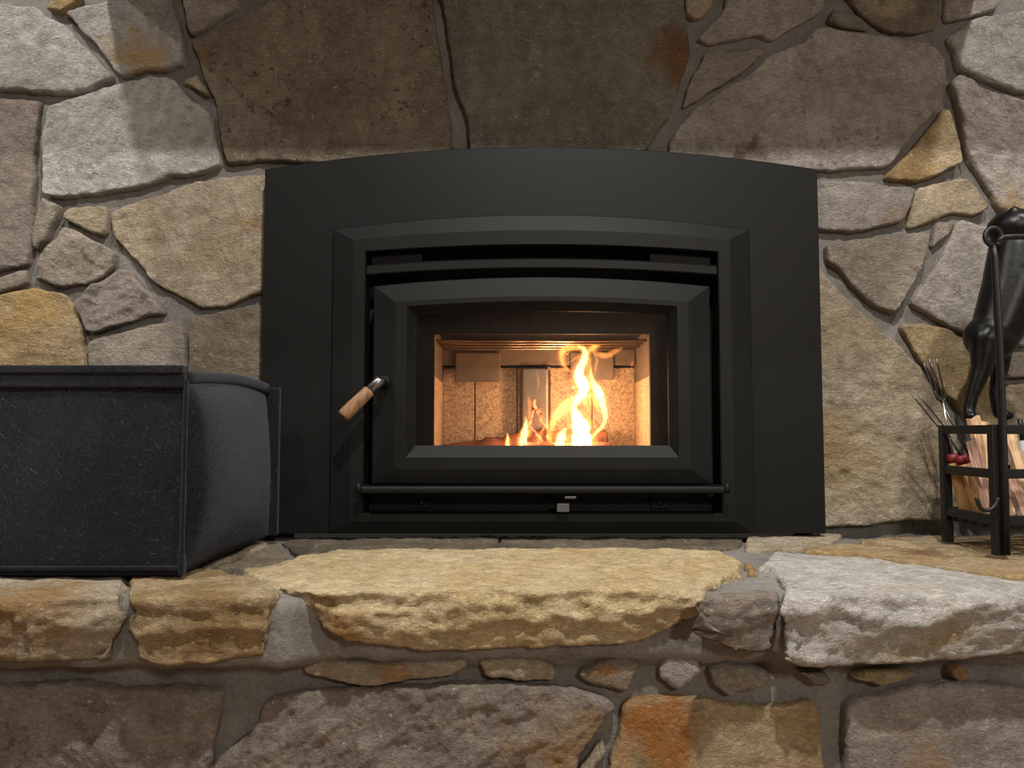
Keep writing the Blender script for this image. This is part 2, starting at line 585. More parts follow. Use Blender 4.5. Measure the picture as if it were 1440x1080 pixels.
    W = V[:, :1] * axes[0] + V[:, 1:2] * axes[1] + (V[:, 2:3] + base) * axes[2]
    i = np.arange(N); i2 = (i + 1) % N
    quads = []
    prev = ring0
    for k in range(J):
        cur = off + k * N + i
        quads.append(np.column_stack([cur, np.roll(cur, -1), np.roll(prev, -1), prev]))
        prev = cur
    bc = off + (J - 1) * N
    Vb = W[bc:bc + N].mean(0)
    W = np.vstack([W, Vb[None]])
    tb = np.column_stack([bc + i2, bc + i, np.full(N, len(W) - 1)])
    return mesh_np('stone', W, [np.vstack(quads), tris, tb])


def lin(c):
    return [((v / 255 + 0.055) / 1.055) ** 2.4 if v > 10 else v / 255 / 12.92 for v in c]


PAL = {  # two tones each
    'grey': ((172, 168, 163), (192, 189, 184)), 'pink': ((162, 151, 142), (181, 172, 163)), 'tan': ((172, 152, 118), (186, 170, 142)),
    'gold': ((178, 142, 86), (186, 162, 118)), 'brown': ((130, 114, 94), (150, 134, 112)), 'dim': ((124, 116, 104), (142, 132, 116)),
    'ochre': ((168, 120, 58), (186, 150, 96)), 'mauve': ((146, 130, 118), (164, 150, 138)), 'slab': ((204, 174, 112), (216, 192, 142)),
    'paleslab': ((188, 184, 177), (204, 201, 195)), 'shadestrip': ((96, 86, 68), (128, 114, 90)), 'amber': ((178, 118, 46), (184, 148, 86)),  # hearth strip at the stove: brown stone with shade put into its tones
    'taupe': ((150, 136, 122), (166, 152, 136)),
}


def desat(c, f=0.30):
    g = 0.35 * c[0] + 0.5 * c[1] + 0.15 * c[2]
    return tuple(v * (1 - f) + g * f for v in c)


def stone(parent, mesh, pal, stain=None, pits=0.0, name='stone'):
    c = np.zeros(len(mesh.vertices) * 3, np.float32)
    mesh.vertices.foreach_get('co', c)
    c = c.reshape(-1, 3)
    ctr = tuple(float(v) for v in (c.max(0) + c.min(0)) / 2)
    o = link(name, mesh, STONE, parent, ctr)
    a, b = (desat(v) for v in PAL[pal])
    k = 1.0 + rng.uniform(-0.05, 0.05)
    o['tone_a'] = [float(v * k) for v in lin(a)]
    o['tone_b'] = [float(v * k) for v in lin(b)]
    if stain:
        pos, r, colr = stain
        o['tone_c'] = [float(v) for v in lin(desat(colr, .15))]
        o['stain_pos'] = [float(pos[i] - ctr[i]) for i in range(3)]
        o['stain_r'] = float(r)
    else:
        o['tone_c'] = [0.3, 0.3, 0.3]; o['stain_pos'] = [50.0, 0.0, 0.0]; o['stain_r'] = 0.01
    o['pits'] = float(pits)
    o['streak_pos'] = [50.0, 0.0, 0.0]
    return o


# ------------------------------------------------------------------ the room
XC = 0.0575
YW, YM = 1.530, 1.549            # stone faces, mortar face
FLOOR = -0.44
XL, XR, YB = -2.7, 3.0, -3.4


def slabbox(name, x0, x1, y0, y1, z0, z1, mat):
    o = box(name, x0, x1, y0, y1, z0, z1, mat, None, 0)
    o['kind'] = 'structure'
    return o


slabbox('floor', XL, XR, YB, 2.1, FLOOR - .05, FLOOR, FLOORW)
slabbox('ceiling', XL, XR, YB, 2.1, CEIL, CEIL + .05, PLASTER)
slabbox('wall_left', XL - .08, XL, YB, 2.1, FLOOR, CEIL, PLASTER)
slabbox('wall_right', XR, XR + .08, YB, 2.1, FLOOR, CEIL, PLASTER)
slabbox('wall_front', XL, XR, YB - .08, YB, FLOOR, CEIL, simple('dark_panelling', (0.05, 0.032, 0.026), 0.7, 0, .2, 6, stretch=(4, 1, .4)))

# chimney wall: a bed of mortar with a hole for the stove, stones set into it
def mortar_wall():
    gx = np.arange(XL, XR + 1e-6, 0.0075); gz = np.arange(-0.06, CEIL, 0.0075)
    X, Z = np.meshgrid(gx, gz)
    q = np.column_stack([X.ravel(), Z.ravel(), np.zeros(X.size)])
    Y = YM + fbm(q * 13, 3) * 0.0045 + fbm(q * 70, 2) * 0.0012
    V = np.column_stack([X.ravel(), Y, Z.ravel()])
    nx = len(gx); nz = len(gz)
    a = (np.arange(nz - 1)[:, None] * nx + np.arange(nx - 1)[None]).ravel()
    Fq = np.column_stack([a, a + 1, a + nx + 1, a + nx])
    cx = V[a, 0]; cz = V[a, 2]
    keep = ~((cx > XC - .50) & (cx < XC + .50) & (cz < 0.70))
    return mesh_np('wall_back', V, [Fq[keep]])


wall = link('wall_back', mortar_wall(), MORTAR, None, (0, YM, 0))
wall['kind'] = 'structure'

W = [  # outline in photograph pixels on the wall plane, palette, roughness(mm), stain, pits
    ([(-35, 4), (47, 7), (69, 25), (94, 36), (111, 57), (161, 108), (111, 128), (80, 130), (36, 126), (-35, 124)], 'grey', 3.4),
    ([(65, 12), (80, -8), (112, -8), (105, 6), (86, 15)], 'gold', 2),
    ([(94, 18), (155, 1), (168, -25), (237, -25), (245, 20), (255, 45), (259, 88), (235, 97), (205, 97), (173, 107), (160, 98), (138, 64), (118, 47), (104, 28)], 'grey', 2.6, ((200, 84), .075, (176, 142, 84))),
    ([(251, -25), (335, -25), (333, 8), (310, 20), (285, 40), (266, 47)], 'pink', 1.8),
    ([(267, 58), (288, 45), (372, 3), (400, -25), (606, -25), (611, 20), (617, 62), (641, 222), (500, 230), (430, 228), (375, 224), (319, 230), (311, 200), (303, 144), (284, 103), (277, 78)], 'brown', 1.8, ((272, 72), .035, (150, 116, 66)), 1.0),
    ([(617, -25), (631, 56), (639, 119), (657, 165), (661, 226), (780, 224), (900, 224), (944, 160), (957, 116), (973, 72), (964, 19), (958, -25)], 'dim', 1.5, ((965, 85), .085, (118, 76, 34)), 0.3),
    ([(961, -20), (1010, -20), (1003, 6), (987, 23), (975, 27), (965, 15)], 'tan', 1.6),
    ([(1027, -25), (1020, 12), (981, 52), (998, 60), (1066, 47), (1089, 55), (1122, 34), (1159, 15), (1160, -25)], 'pink', 1.8, None, 0.4),
    ([(994, 69), (1030, 71), (1077, 66), (1064, 83), (1040, 104), (1000, 127), (960, 152), (969, 119)], 'taupe', 1.6),
    ([(1150, 37), (1223, 47), (1302, 60), (1318, 70), (1329, 84), (1331, 119), (1321, 150), (1303, 170), (1275, 199), (1250, 234), (1171, 238), (1122, 240), (1050, 235), (942, 226), (942, 198), (960, 169), (1000, 133), (1055, 104), (1084, 76), (1128, 60)], 'pink', 1.8, ((1060, 215), .045, (112, 86, 56)), 0.7),
    ([(1164, 28), (1171, 15), (1195, 18), (1221, 34), (1221, 44), (1195, 40)], 'dim', 1.2),
    ([(1180, -25), (1326, -25), (1323, 15), (1318, 37), (1305, 44), (1260, 44), (1238, 37), (1205, 10)], 'brown', 2.2, ((1240, 15), .05, (176, 160, 118))),
    ([(1331, -25), (1331, 27), (1360, 23), (1405, 10), (1420, -25)], 'pink', 2.5),
    ([(1333, 52), (1357, 34), (1391, 21), (1440, 15), (1475, 12), (1475, 120), (1437, 131), (1391, 111), (1348, 98), (1341, 70)], 'grey', 3.6),
    ([(1337, 116), (1348, 105), (1388, 125), (1440, 140), (1475, 146), (1475, 310), (1440, 305), (1406, 293), (1394, 269), (1358, 214), (1356, 183), (1347, 147)], 'pink', 4.0, ((1425, 285), .05, (172, 138, 92))),
    ([(1327, 151), (1338, 153), (1350, 199), (1353, 229), (1324, 244), (1296, 255), (1244, 250), (1256, 236), (1281, 211), (1309, 177)], 'gold', 2.6, ((1335, 240), .04, (170, 166, 160))),
    ([(1130, 253), (1206, 254), (1289, 264), (1286, 281), (1269, 311), (1203, 326), (1153, 322), (1130, 322)], 'pink', 1.8, ((1262, 302), .03, (164, 128, 82))),
    ([(1292, 262), (1339, 253), (1367, 249), (1393, 292), (1372, 301), (1339, 299), (1296, 317), (1279, 319), (1282, 303)], 'tan', 3.2),
    ([(1162, 344), (1200, 336), (1253, 332), (1303, 326), (1304, 350), (1292, 383), (1261, 439), (1231, 431), (1197, 400), (1187, 383), (1164, 367)], 'taupe', 2.8),
    ([(1317, 312), (1345, 312), (1331, 333), (1311, 349)], 'taupe', 1.5),
    ([(1350, 308), (1392, 317), (1428, 332), (1430, 440), (1398, 476), (1362, 470), (1339, 461), (1303, 439), (1282, 425), (1322, 367)], 'pink', 2.8),
    ([(1433, 318), (1475, 322), (1475, 484), (1426, 487), (1408, 478), (1435, 444)], 'pink', 2.6),
    ([(1412, 496), (1475, 491), (1475, 530), (1414, 531)], 'taupe', 2.2),
    ([(1416, 540), (1475, 537), (1475, 622), (1412, 622)], 'tan', 2.8),
    ([(1267, 457), (1300, 455), (1336, 461), (1360, 478), (1404, 496), (1410, 610), (1372, 612), (1350, 570), (1326, 548), (1302, 515), (1285, 490)], 'gold', 3.2),
    ([(1125, 355), (1154, 376), (1164, 392), (1200, 428), (1231, 456), (1264, 485), (1295, 522), (1318, 556), (1345, 600), (1346, 728), (1321, 732), (1282, 730), (1227, 737), (1162, 741), (1125, 741)], 'tan', 3.2, ((1170, 640), .12, (158, 134, 92))),
    ([(1356, 622), (1475, 632), (1475, 735), (1360, 738)], 'taupe', 2.6),
    ([(-35, 135), (54, 138), (50, 158), (46, 222), (44, 300), (42, 355), (36, 372), (-35, 386)], 'mauve', 2.8),
    ([(69, 150), (92, 140), (167, 119), (206, 108), (239, 108), (267, 137), (294, 156), (303, 189), (311, 231), (278, 243), (239, 247), (192, 264), (111, 275), (86, 278), (60, 271), (61, 228), (63, 178)], 'grey', 3.2),
    ([(257, 115), (279, 104), (293, 132), (278, 126)], 'tan', 1.5),
    ([(153, 298), (167, 289), (239, 267), (264, 256), (320, 247), (390, 240), (390, 404), (367, 410), (319, 431), (281, 433), (214, 396), (183, 358), (156, 331)], 'tan', 3.0, ((350, 325), .03, (166, 128, 74))),
    ([(58, 278), (83, 289), (78, 306), (64, 336), (47, 351), (44, 334), (51, 300)], 'taupe', 3),
    ([(88, 304), (97, 290), (149, 290), (149, 322), (143, 332), (111, 319)], 'tan', 2.2),
    ([(81, 331), (86, 318), (97, 319), (162, 354), (158, 375), (131, 397), (83, 404), (47, 390), (53, 361)], 'taupe', 5.0),
    ([(104, 428), (128, 403), (167, 378), (180, 379), (217, 422), (229, 441), (205, 445), (125, 471)], 'mauve', 5.0),
    ([(-35, 396), (36, 378), (36, 399), (-35, 418)], 'taupe', 2.5),
    ([(-35, 424), (39, 404), (92, 414), (103, 431), (114, 467), (120, 514), (118, 600), (-35, 600)], 'gold', 2.6, ((40, 430), .1, (184, 146, 82))),
    ([(122, 483), (133, 475), (194, 461), (258, 449), (262, 620), (125, 610)], 'taupe', 2.0),
    ([(263, 447), (320, 436), (390, 424), (390, 600), (266, 600)], 'brown', 1.8),
    ([(-35, 612), (118, 612), (120, 735), (-35, 735)], 'tan', 2.5),
    ([(130, 630), (390, 612), (390, 735), (132, 738)], 'mauve', 2.5),
    # beyond the frame on both sides
    ([(-240, -25), (-45, -25), (-45, 90), (-240, 70)], 'pink', 3), ([(-240, 82), (-45, 102), (-45, 215), (-150, 250), (-240, 240)], 'tan', 3),
    ([(-45, 228), (-45, 390), (-240, 372), (-240, 252), (-150, 262)], 'grey', 3), ([(-240, 384), (-45, 402), (-45, 560), (-240, 545)], 'brown', 3),
    ([(-240, 558), (-45, 574), (-45, 735), (-240, 735)], 'gold', 3),
    ([(1486, -25), (1660, -25), (1660, 100), (1486, 118)], 'tan', 3), ([(1486, 130), (1660, 112), (1660, 290), (1486, 306)], 'grey', 3),
    ([(1672, -25), (1880, -25), (1880, 170), (1672, 190)], 'pink', 3), ([(1672, 202), (1880, 182), (1880, 420), (1672, 405)], 'tan', 3),
    ([(1672, 417), (1880, 432), (1880, 735), (1672, 735)], 'brown', 3), ([(-460, -25), (-252, -25), (-252, 200), (-460, 180)], 'grey', 3),
    ([(-460, 192), (-252, 212), (-252, 470), (-460, 455)], 'taupe', 3), ([(-460, 467), (-252, 482), (-252, 735), (-460, 735)], 'tan', 3),
    ([(1486, 318), (1660, 302), (1660, 470), (1486, 486)], 'gold', 3), ([(1486, 498), (1660, 482), (1660, 735), (1486, 735)], 'pink', 3),
]
for k, s in enumerate(W):
    pts, pal, ro = s[0], s[1], s[2]
    st = s[3] if len(s) > 3 else None
    pits = s[4] if len(s) > 4 else 0.15
    out = rng.uniform(-0.003, 0.006)
    uv = [U(x, y, YW) for x, y in pts]
    span = max(max(p[0] for p in uv) - min(p[0] for p in uv), 0.03)
    me = stone_mesh(uv, 0.03, WALL_AX, -YW + out, k + 1, ro * 0.001, ro * 0.0007, min(0.0045, span * 0.08), 0.0026, 0.0044,
                    (rng.uniform(-.02, .02), rng.uniform(-.03, .02)))
    if st:
        sx, sz = U(st[0][0], st[0][1], YW)
        st = ((sx, YW, sz), st[1], st[2])
    so_ = stone(wall, me, pal, st, pits)
    if k == 5:
        p = U(754, 88, YW); so_['streak_pos'] = [float(p[0] - so_.location.x), 0.0, float(p[1] - so_.location.z)]

# ------------------------------------------------------------------ raised hearth
hearth = tag(empty('hearth', (0, 1.25, FLOOR)), 'raised hearth of rough tan and grey stone slabs in grey mortar below the stove', 'hearth')


def mortar_bed():
    prof0 = [(1.60, -.011), (1.545, -.011)] + [(1.545 - 0.0085 * k, -.011) for k in range(1, 64)]
    gx = np.arange(-1.75, 1.9, 0.0075)
    rows = []
    for x in gx:
        px = 720 + x / 0.97 * F
        t = min(1, max(0, (px - 395) / 70))
        yf = 0.974 * (1 - t) + 1.012 * t
        top = np.column_stack([np.linspace(1.541, yf + .012, 72), np.full(72, -.011)])
        rnd = np.array([(yf + .004, -.014), (yf, -.022)])
        fr = np.column_stack([np.linspace(yf, yf + .008, 9), np.linspace(-.030, -.084, 9)])
        un = np.column_stack([np.linspace(yf + .012, 1.046, 8), np.linspace(-.092, -.112, 8)])
        lo = np.column_stack([np.full(36, 1.048), np.linspace(-.118, FLOOR, 36)])
        rows.append(np.vstack([top, rnd, fr, un, lo]))
    R = np.array(rows)
    nx, m = R.shape[0], R.shape[1]
    X = np.repeat(gx[:, None], m, 1)
    q = np.column_stack([X.ravel(), R[:, :, 0].ravel(), R[:, :, 1].ravel()])
    d = fbm(q * 14, 3) * 0.005 + fbm(q * 75, 2) * 0.0014
    # push along the local normal in the profile plane
    T = np.gradient(R, axis=1); T /= np.linalg.norm(T, axis=2)[:, :, None] + 1e-9
    Nn = np.stack([T[:, :, 1], -T[:, :, 0]], 2).reshape(-1, 2)
    q[:, 1] += Nn[:, 0] * d; q[:, 2] += Nn[:, 1] * d
    a = (np.arange(nx - 1)[:, None] * m + np.arange(m - 1)[None]).ravel()
    Fq = np.column_stack([a, a + m, a + m + 1, a + 1])
    return mesh_np('mortar_bed', q, [Fq])


link('mortar_bed', mortar_bed(), MORTAR, hearth, (0, 1.25, FLOOR))


def zb(py, Y):
    return -U(720, py, Y)[1]


# plan outline in photograph pixels on the hearth plane with the lower edge (pixels) of the front at each corner; None = thin
TOPS = [
    ([(-70, 842, 936), (40, 843, 934), (100, 841, 933), (166, 838, 932), (172, 824, None), (172, 790, None), (-70, 790, None)], 'tan', ((60, 838), .09, (150, 112, 62)), 0.0, 0.008),
    ([(182, 842, 930), (215, 843, 942), (300, 840, 938), (378, 837, 926), (393, 828, 900), (352, 811, None), (300, 800, None), (187, 806, None)], 'gold', ((280, 845), .08, (138, 104, 56)), 0.001, 0.009),
    ([(340, 800, None), (398, 824, 850), (444, 833, 882), (500, 832, 906), (600, 830, 919), (760, 829, 914), (905, 829, 908), (967, 829, 872), (1000, 818, None), (1033, 803, None), (1040, 786, None), (1010, 773, None), (860, 770, None), (700, 770, None), (480, 771, None), (410, 785, None)], 'slab', ((480, 895), .05, (168, 124, 64)), 0.0, 0.011),
    ([(982, 843, 882), (1000, 839, 900), (1040, 837, 916), (1070, 836, 920), (1095, 835, 915), (1092, 826, None), (1000, 829, None)], 'mauve', None, -0.002, 0.006),
    ([(1100, 838, 930), (1130, 838, 942), (1227, 836, 939), (1340, 836, 933), (1440, 836, 922), (1560, 836, 918), (1560, 828, None), (1440, 817, None), (1327, 800, None), (1210, 782, None), (1090, 775, None), (1076, 790, None), (1105, 820, None)], 'paleslab', ((1300, 900), .06, (172, 148, 100)), 0.0, 0.009),
    ([(395, 758, None), (560, 752, None), (700, 751, None), (700, 768, None), (480, 768, None), (418, 776, None)], 'shadestrip', None, -0.004, 0.0),
    ([(704, 751, None), (1045, 751, None), (1038, 767, None), (880, 768, None), (704, 768, None)], 'shadestrip', None, -0.005, 0.0),
    ([(303, 798, None), (335, 783, None), (386, 764, None), (400, 776, None), (402, 784, None), (345, 796, None)], 'brown', None, -0.002, 0.0),
    ([(230, 796, None), (300, 778, None), (372, 758, None), (380, 764, None), (330, 780, None), (296, 796, None)], 'tan', None, -0.002, 0.0),
    ([(1046, 770, None), (1052, 752, None), (1186, 750, None), (1166, 761, None), (1128, 770, None)], 'tan', None, -0.002, 0.0),
    ([(1126, 773, None), (1190, 763, None), (1300, 772, None), (1440, 789, None), (1560, 800, None), (1560, 822, None), (1440, 812, None), (1335, 797, None), (1212, 778, None)], 'gold', ((1300, 775), .06, (120, 82, 46)), -0.001, 0.0),
    ([(1206, 759, None), (1262, 751, None), (1440, 752, None), (1560, 754, None), (1560, 794, None), (1440, 783, None), (1300, 767, None)], 'gold', ((1380, 765), .05, (146, 104, 56)), -0.003, 0.0),
    ([(1047, 787, None), (1060, 790, None), (1066, 800, None), (1052, 800, None)], 'ochre', None, -0.004, 0.0),
]
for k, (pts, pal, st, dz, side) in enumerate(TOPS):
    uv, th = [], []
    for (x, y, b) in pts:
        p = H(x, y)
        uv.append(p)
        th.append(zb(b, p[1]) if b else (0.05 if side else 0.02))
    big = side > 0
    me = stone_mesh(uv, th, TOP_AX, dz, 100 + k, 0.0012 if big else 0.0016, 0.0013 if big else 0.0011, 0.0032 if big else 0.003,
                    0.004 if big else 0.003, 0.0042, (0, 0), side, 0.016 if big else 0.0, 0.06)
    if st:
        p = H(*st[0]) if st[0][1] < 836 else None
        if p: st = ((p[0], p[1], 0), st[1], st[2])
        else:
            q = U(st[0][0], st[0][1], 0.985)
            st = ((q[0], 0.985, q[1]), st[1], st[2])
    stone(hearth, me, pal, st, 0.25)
# left and right of the frame
for k, (x0, x1, y0, y1, pal) in enumerate([(-1.72, -0.69, 0.960, 1.20, 'paleslab'), (-1.72, -0.50, 1.215, 1.535, 'tan'),
                                          (0.795, 1.30, 0.985, 1.235, 'tan'), (1.315, 1.86, 0.980, 1.24, 'paleslab'), (1.10, 1.86, 1.255, 1.535, 'gold')]):
    me = stone_mesh([(x0, y0), (x1, y0), (x1, y1), (x0 + (.19 if k == 2 else 0), y1)], .09, TOP_AX, -0.003, 150 + k, .0012, .0012, .006, .004, .007, (0, 0), .007, .012, .05)
    stone(hearth, me, pal, None, 0.2)

YF = 1.026
FACE = [
    ([(-60, 966), (40, 965), (103, 960), (163, 972), (247, 968), (310, 973), (301, 1030), (293, 1077), (290, 1180), (-60, 1180)], 'mauve', 4.2, None, .7),
    ([(372, 988), (417, 975), (500, 970), (567, 968), (700, 963), (800, 970), (855, 983), (868, 998), (840, 1030), (815, 1065), (790, 1180), (270, 1180), (302, 1072), (345, 1035), (362, 1015)], 'mauve', 5.5, ((800, 1060), .08, (164, 128, 78)), .2),
    ([(876, 998), (885, 989), (926, 982), (976, 981), (1020, 989), (1064, 998), (1115, 992), (1146, 988), (1156, 1001), (1162, 1074), (1168, 1180), (838, 1180), (860, 1067), (871, 1039)], 'gold', 2.2, ((925, 1015), .075, (176, 104, 32)), .3),
    ([(1193, 995), (1210, 983), (1260, 977), (1287, 967), (1367, 962), (1420, 967), (1500, 980), (1560, 990), (1560, 1180), (1195, 1180), (1191, 1053)], 'pink', 1.8, ((1300, 1060), .03, (168, 140, 104)), .2),
    ([(848, 1047), (851, 1060), (836, 1090), (814, 1090)], 'tan', 2.0),
    ([(425, 939), (455, 927), (490, 931), (540, 936), (655, 928), (654, 940), (633, 952), (510, 967), (467, 957), (430, 948)], 'tan', 2.5, ((560, 950), .05, (164, 122, 68))),
    ([(673, 931), (720, 925), (763, 930), (780, 942), (780, 961), (733, 960), (685, 953)], 'tan', 2.5),
    ([(813, 949), (838, 935), (897, 921), (899, 941), (884, 976), (854, 973), (821, 958)], 'brown', 2.2, ((835, 950), .03, (170, 118, 60))),
    ([(928, 940), (952, 909), (976, 910), (983, 934), (992, 948), (953, 974), (929, 956)], 'pink', 2.6),
    ([(998, 941), (1020, 935), (1077, 941), (1093, 957), (1064, 973), (1030, 981), (1006, 966)], 'taupe', 3.0),
    ([(1125, 946), (1163, 950), (1174, 964), (1150, 966)], 'brown', 1.4),
    ([(1200, 956), (1227, 943), (1297, 948), (1273, 960), (1243, 968)], 'gold', 1.6),
    ([(1339, 941), (1353, 935), (1366, 948), (1357, 957), (1343, 953)], 'ochre', 1.6),
    ([(-330, 962), (-72, 966), (-72, 1180), (-330, 1180)], 'tan', 3),
    ([(1574, 986), (1800, 972), (1800, 1180), (1574, 1180)], 'tan', 3),
    ([(1815, 970), (2150, 966), (2150, 1180), (1815, 1180)], 'mauve', 3), ([(-700, 962), (-344, 962), (-344, 1180), (-700, 1180)], 'brown', 3),
]
for k, s in enumerate(FACE):
    pts, pal, ro = s[:3]
    st = s[3] if len(s) > 3 else None
    pits = s[4] if len(s) > 4 else 0.15
    small = len(pts) <= 10 and k > 3 and k < 13
    yf = YF if not small else YF - 0.002
    uv = [U(x, y, yf) for x, y in pts]
    span = max(p[0] for p in uv) - min(p[0] for p in uv)
    me = stone_mesh(uv, 0.03, WALL_AX, -yf, 200 + k, ro * 0.001, ro * 0.0006, min(0.006 if not small else .008, span * .13), 0.0025, 0.0036 if not small else .0025,
                    (0, rng.uniform(-.03, .03)))
    if st:
        sx, sz = U(st[0][0], st[0][1], yf)
        st = ((sx, yf, sz), st[1], st[2])
    stone(hearth, me, pal, st, pits)

# mantel timber above the frame, whose shade falls on the arch stones
mantel = slabbox('trim_1', -0.84, 0.965, 1.08, 1.535, 1.125, 1.24, OAK)

# ------------------------------------------------------------------ stove insert
ins = tag(empty('fireplace_insert', (XC, 1.5, 0.004)), 'matte black steel wood stove insert with arched surround and glazed door', 'fireplace')


def outline(hw, z0, z1, apex, n=24, cx=XC, r=0.0):
    """bottom-left, up, over the arched top, down: a closed loop of n+3 points"""
    pts = [(cx - hw, z0)]
    for k in range(n + 1):
        t = -1 + 2 * k / n
        pts.append((cx + hw * t, z1 + (apex - z1) * (1 - t * t)))
    pts.append((cx + hw, z0))
    return pts


def loft(name, loops, mat, parent, smooth=False, close=False, thick_back=None):
    """loops: list of (outline, Y)"""
    V, Fq = [], []
    n = len(loops[0][0])
    for pts, Y in loops:
        V += [(x, Y, z) for x, z in pts]
    for k in range(len(loops) - 1 + (1 if close else 0)):
        a = k * n; b = ((k + 1) % len(loops)) * n
        for i in range(n):
            j = (i + 1) % n
            Fq.append((a + i, a + j, b + j, b + i))
    bm = bmesh.new()
    vs = [bm.verts.new(v) for v in V]
    for f in Fq: bm.faces.new([vs[i] for i in f])
    return link(name, bm_mesh(name, bm, smooth), mat, parent, (XC, loops[0][1], 0.0))


# surround panel (flat plate with a turned-back flange)
loft('surround_panel', [(outline(.546, .005, .718, .763), 1.535), (outline(.546, .005, .718, .763), 1.4915), (outline(.5445, .006, .7165, .7615), 1.490),
                        (outline(.395, .012, .585, .612), 1.490), (outline(.395, .012, .585, .612), 1.50)], BLACK, ins)
# stepped inner face frame
loft('face_frame', [(outline(.406, .006, .5945, .6235), 1.4905), (outline(.4055, .0065, .594, .623), 1.478), (outline(.404, .008, .5925, .6215), 1.4765),
                    (outline(.365, .030, .5715, .5905), 1.4695), (outline(.343, .044, .5495, .5635), 1.4695), (outline(.341, .0455, .548, .562), 1.471), (outline(.341, .0455, .548, .562), 1.52)], BLACK, ins)

def ring_plate(name, hw, z0, z1, apex, hx0, hx1, hz0, hz1, Y, mat, parent):
    n = 24
    o1 = outline(hw, z0, z1, apex, n)
    o2 = [(hx0, hz0)] + [(hx0 + (hx1 - hx0) * k / n, hz1) for k in range(n + 1)] + [(hx1, hz0)]
    return loft(name, [(o1, Y - .0), (o2, Y), (o2, Y + .012), (o1, Y + .012)], mat, parent, close=True)


FX0, FX1, FZ0, FZ1 = -0.1563, 0.2772, 0.104, 0.3961        # firebox mouth
firebox = ring_plate('firebox', .352, .020, .565, .58, FX0, FX1, FZ0, FZ1, 1.535, BLACK2, ins)

# arched convection slat above the door


def arc_bar(name, hw, zt, at, zb_, ab, y0, y1, mat, parent, n=24):
    bm = bmesh.new()
    T = [(XC + hw * (-1 + 2 * k / n), 1 - (-1 + 2 * k / n) ** 2) for k in range(n + 1)]
    rows = []
    e = 0.0025
    for (x, p) in T:
        zt_, zb2 = zt + (at - zt) * p, zb_ + (ab - zb_) * p
        rows.append([bm.verts.new(c) for c in ((x, y1, zt_), (x, y0 + e, zt_), (x, y0, zt_ - e), (x, y0, zb2 + e), (x, y0 + e, zb2), (x, y1, zb2))])
    for A, B in zip(rows, rows[1:]):
        for i in range(6): bm.faces.new((A[i], A[(i + 1) % 6], B[(i + 1) % 6], B[i]))
    bm.faces.new(rows[0]); bm.faces.new(rows[-1][::-1])
    return link(name, bm_mesh(name, bm), mat, parent, (XC, y0, zb_))


arc_bar('convection_slat', .3395, .5225, .5365, .503, .5165, 1.474, 1.490, BLACK, ins)
box('vent_plate', XC - .335, XC - .235, 1.500, 1.505, .505, .552, BLACK2, ins, .001)
box('vent_plate', XC + .215, XC + .335, 1.500, 1.505, .505, .552, BLACK2, ins, .001)
# door
door = loft('stove_door', [(outline(.3235, .101, .480, .498), 1.500), (outline(.3235, .101, .480, .498), 1.4675), (outline(.322, .1025, .4785, .4965), 1.466),
                     (outline(.2800, .1300, .4480, .4590), 1.4585), (outline(.2585, .1515, .4400, .4500), 1.4585), (outline(.2440, .1735, .4266, .4335), 1.4740), (outline(.2440, .1735, .4266, .4335), 1.4860)], BLACK, ins)
gp = outline(.250, .165, .432, .440)
bmg = bmesh.new()
for Y in (1.4800, 1.4840):
    bmg.faces.new([bmg.verts.new((x, Y, z)) for x, z in gp])
tag(link('glass_pane', bm_mesh('glass_pane', bmg), GLASS, door, (XC, 1.482, .17)), 'clear glass pane with the fire showing through')
# inner gasket frame behind the glass
loft('gasket', [(outline(.3000, .112, .470, .487), 1.4870), (outline(.2465, .169, .4285, .436), 1.4870), (outline(.2465, .169, .4285, .436), 1.4990)], BLACK2, door)
# handle: pivot boss, ferrule and turned wooden grip
def P3(px, py, Y):
    x, z = U(px, py, Y)
    return Vector((x, Y, z))
pb = P3(541, 537, 1.4585)
tube('handle_boss', [pb + Vector((0, .004, 0)), pb + Vector((0, -.010, 0))], [.0115, .0105], BLACK2, door, 24)
hp = [P3(540, 536, 1.452), P3(538, 536, 1.428), P3(532, 540, 1.420), P3(521, 549, 1.416)]
tube('handle_rod', spline([tuple(p) for p in hp], 6), .0075, IRON, door, 16)
g0, g1 = P3(520, 549, 1.416), P3(482, 586, 1.402)
gr = [g0.lerp(g1, t) for t in (0, .02, .06, .3, .6, .9, .97, 1)]
tag(tube('handle_grip', [tuple(p) for p in gr], [.0095, .0110, .0116, .0122, .0128, .0130, .0122, .010], GRIP, door, 24), 'turned brown wooden door grip')
f0, f1 = P3(536, 534, 1.421), P3(520, 549, 1.416)
tag(tube('handle_ferrule', [tuple(f0), tuple(f0.lerp(f1, .1)), tuple(f1)], [.0085, .0098, .0098], simple('burnished_ferrule', (0.18, 0.18, 0.18), 0.35, 0.9), door, 20), 'grey metal ferrule')
# ash lip: rounded shelf edge with turned-up ends
bml = bmesh.new()
bm_box(bml, XC - .345, XC + .345, 1.436, 1.500, .0845, .0985, .006, 4)
link('ash_lip', bm_mesh('ash_lip', bml, False), BLACK, ins, (XC, 1.46, .085))
for s in (-1, 1):
    x = XC + s * .343
    tube('lip_end', [(x, 1.438, .086), (x, 1.438, .097), (x, 1.439, .103), (x, 1.441, .105)], [.006, .006, .0045, .001], BLACK, ins, 14)
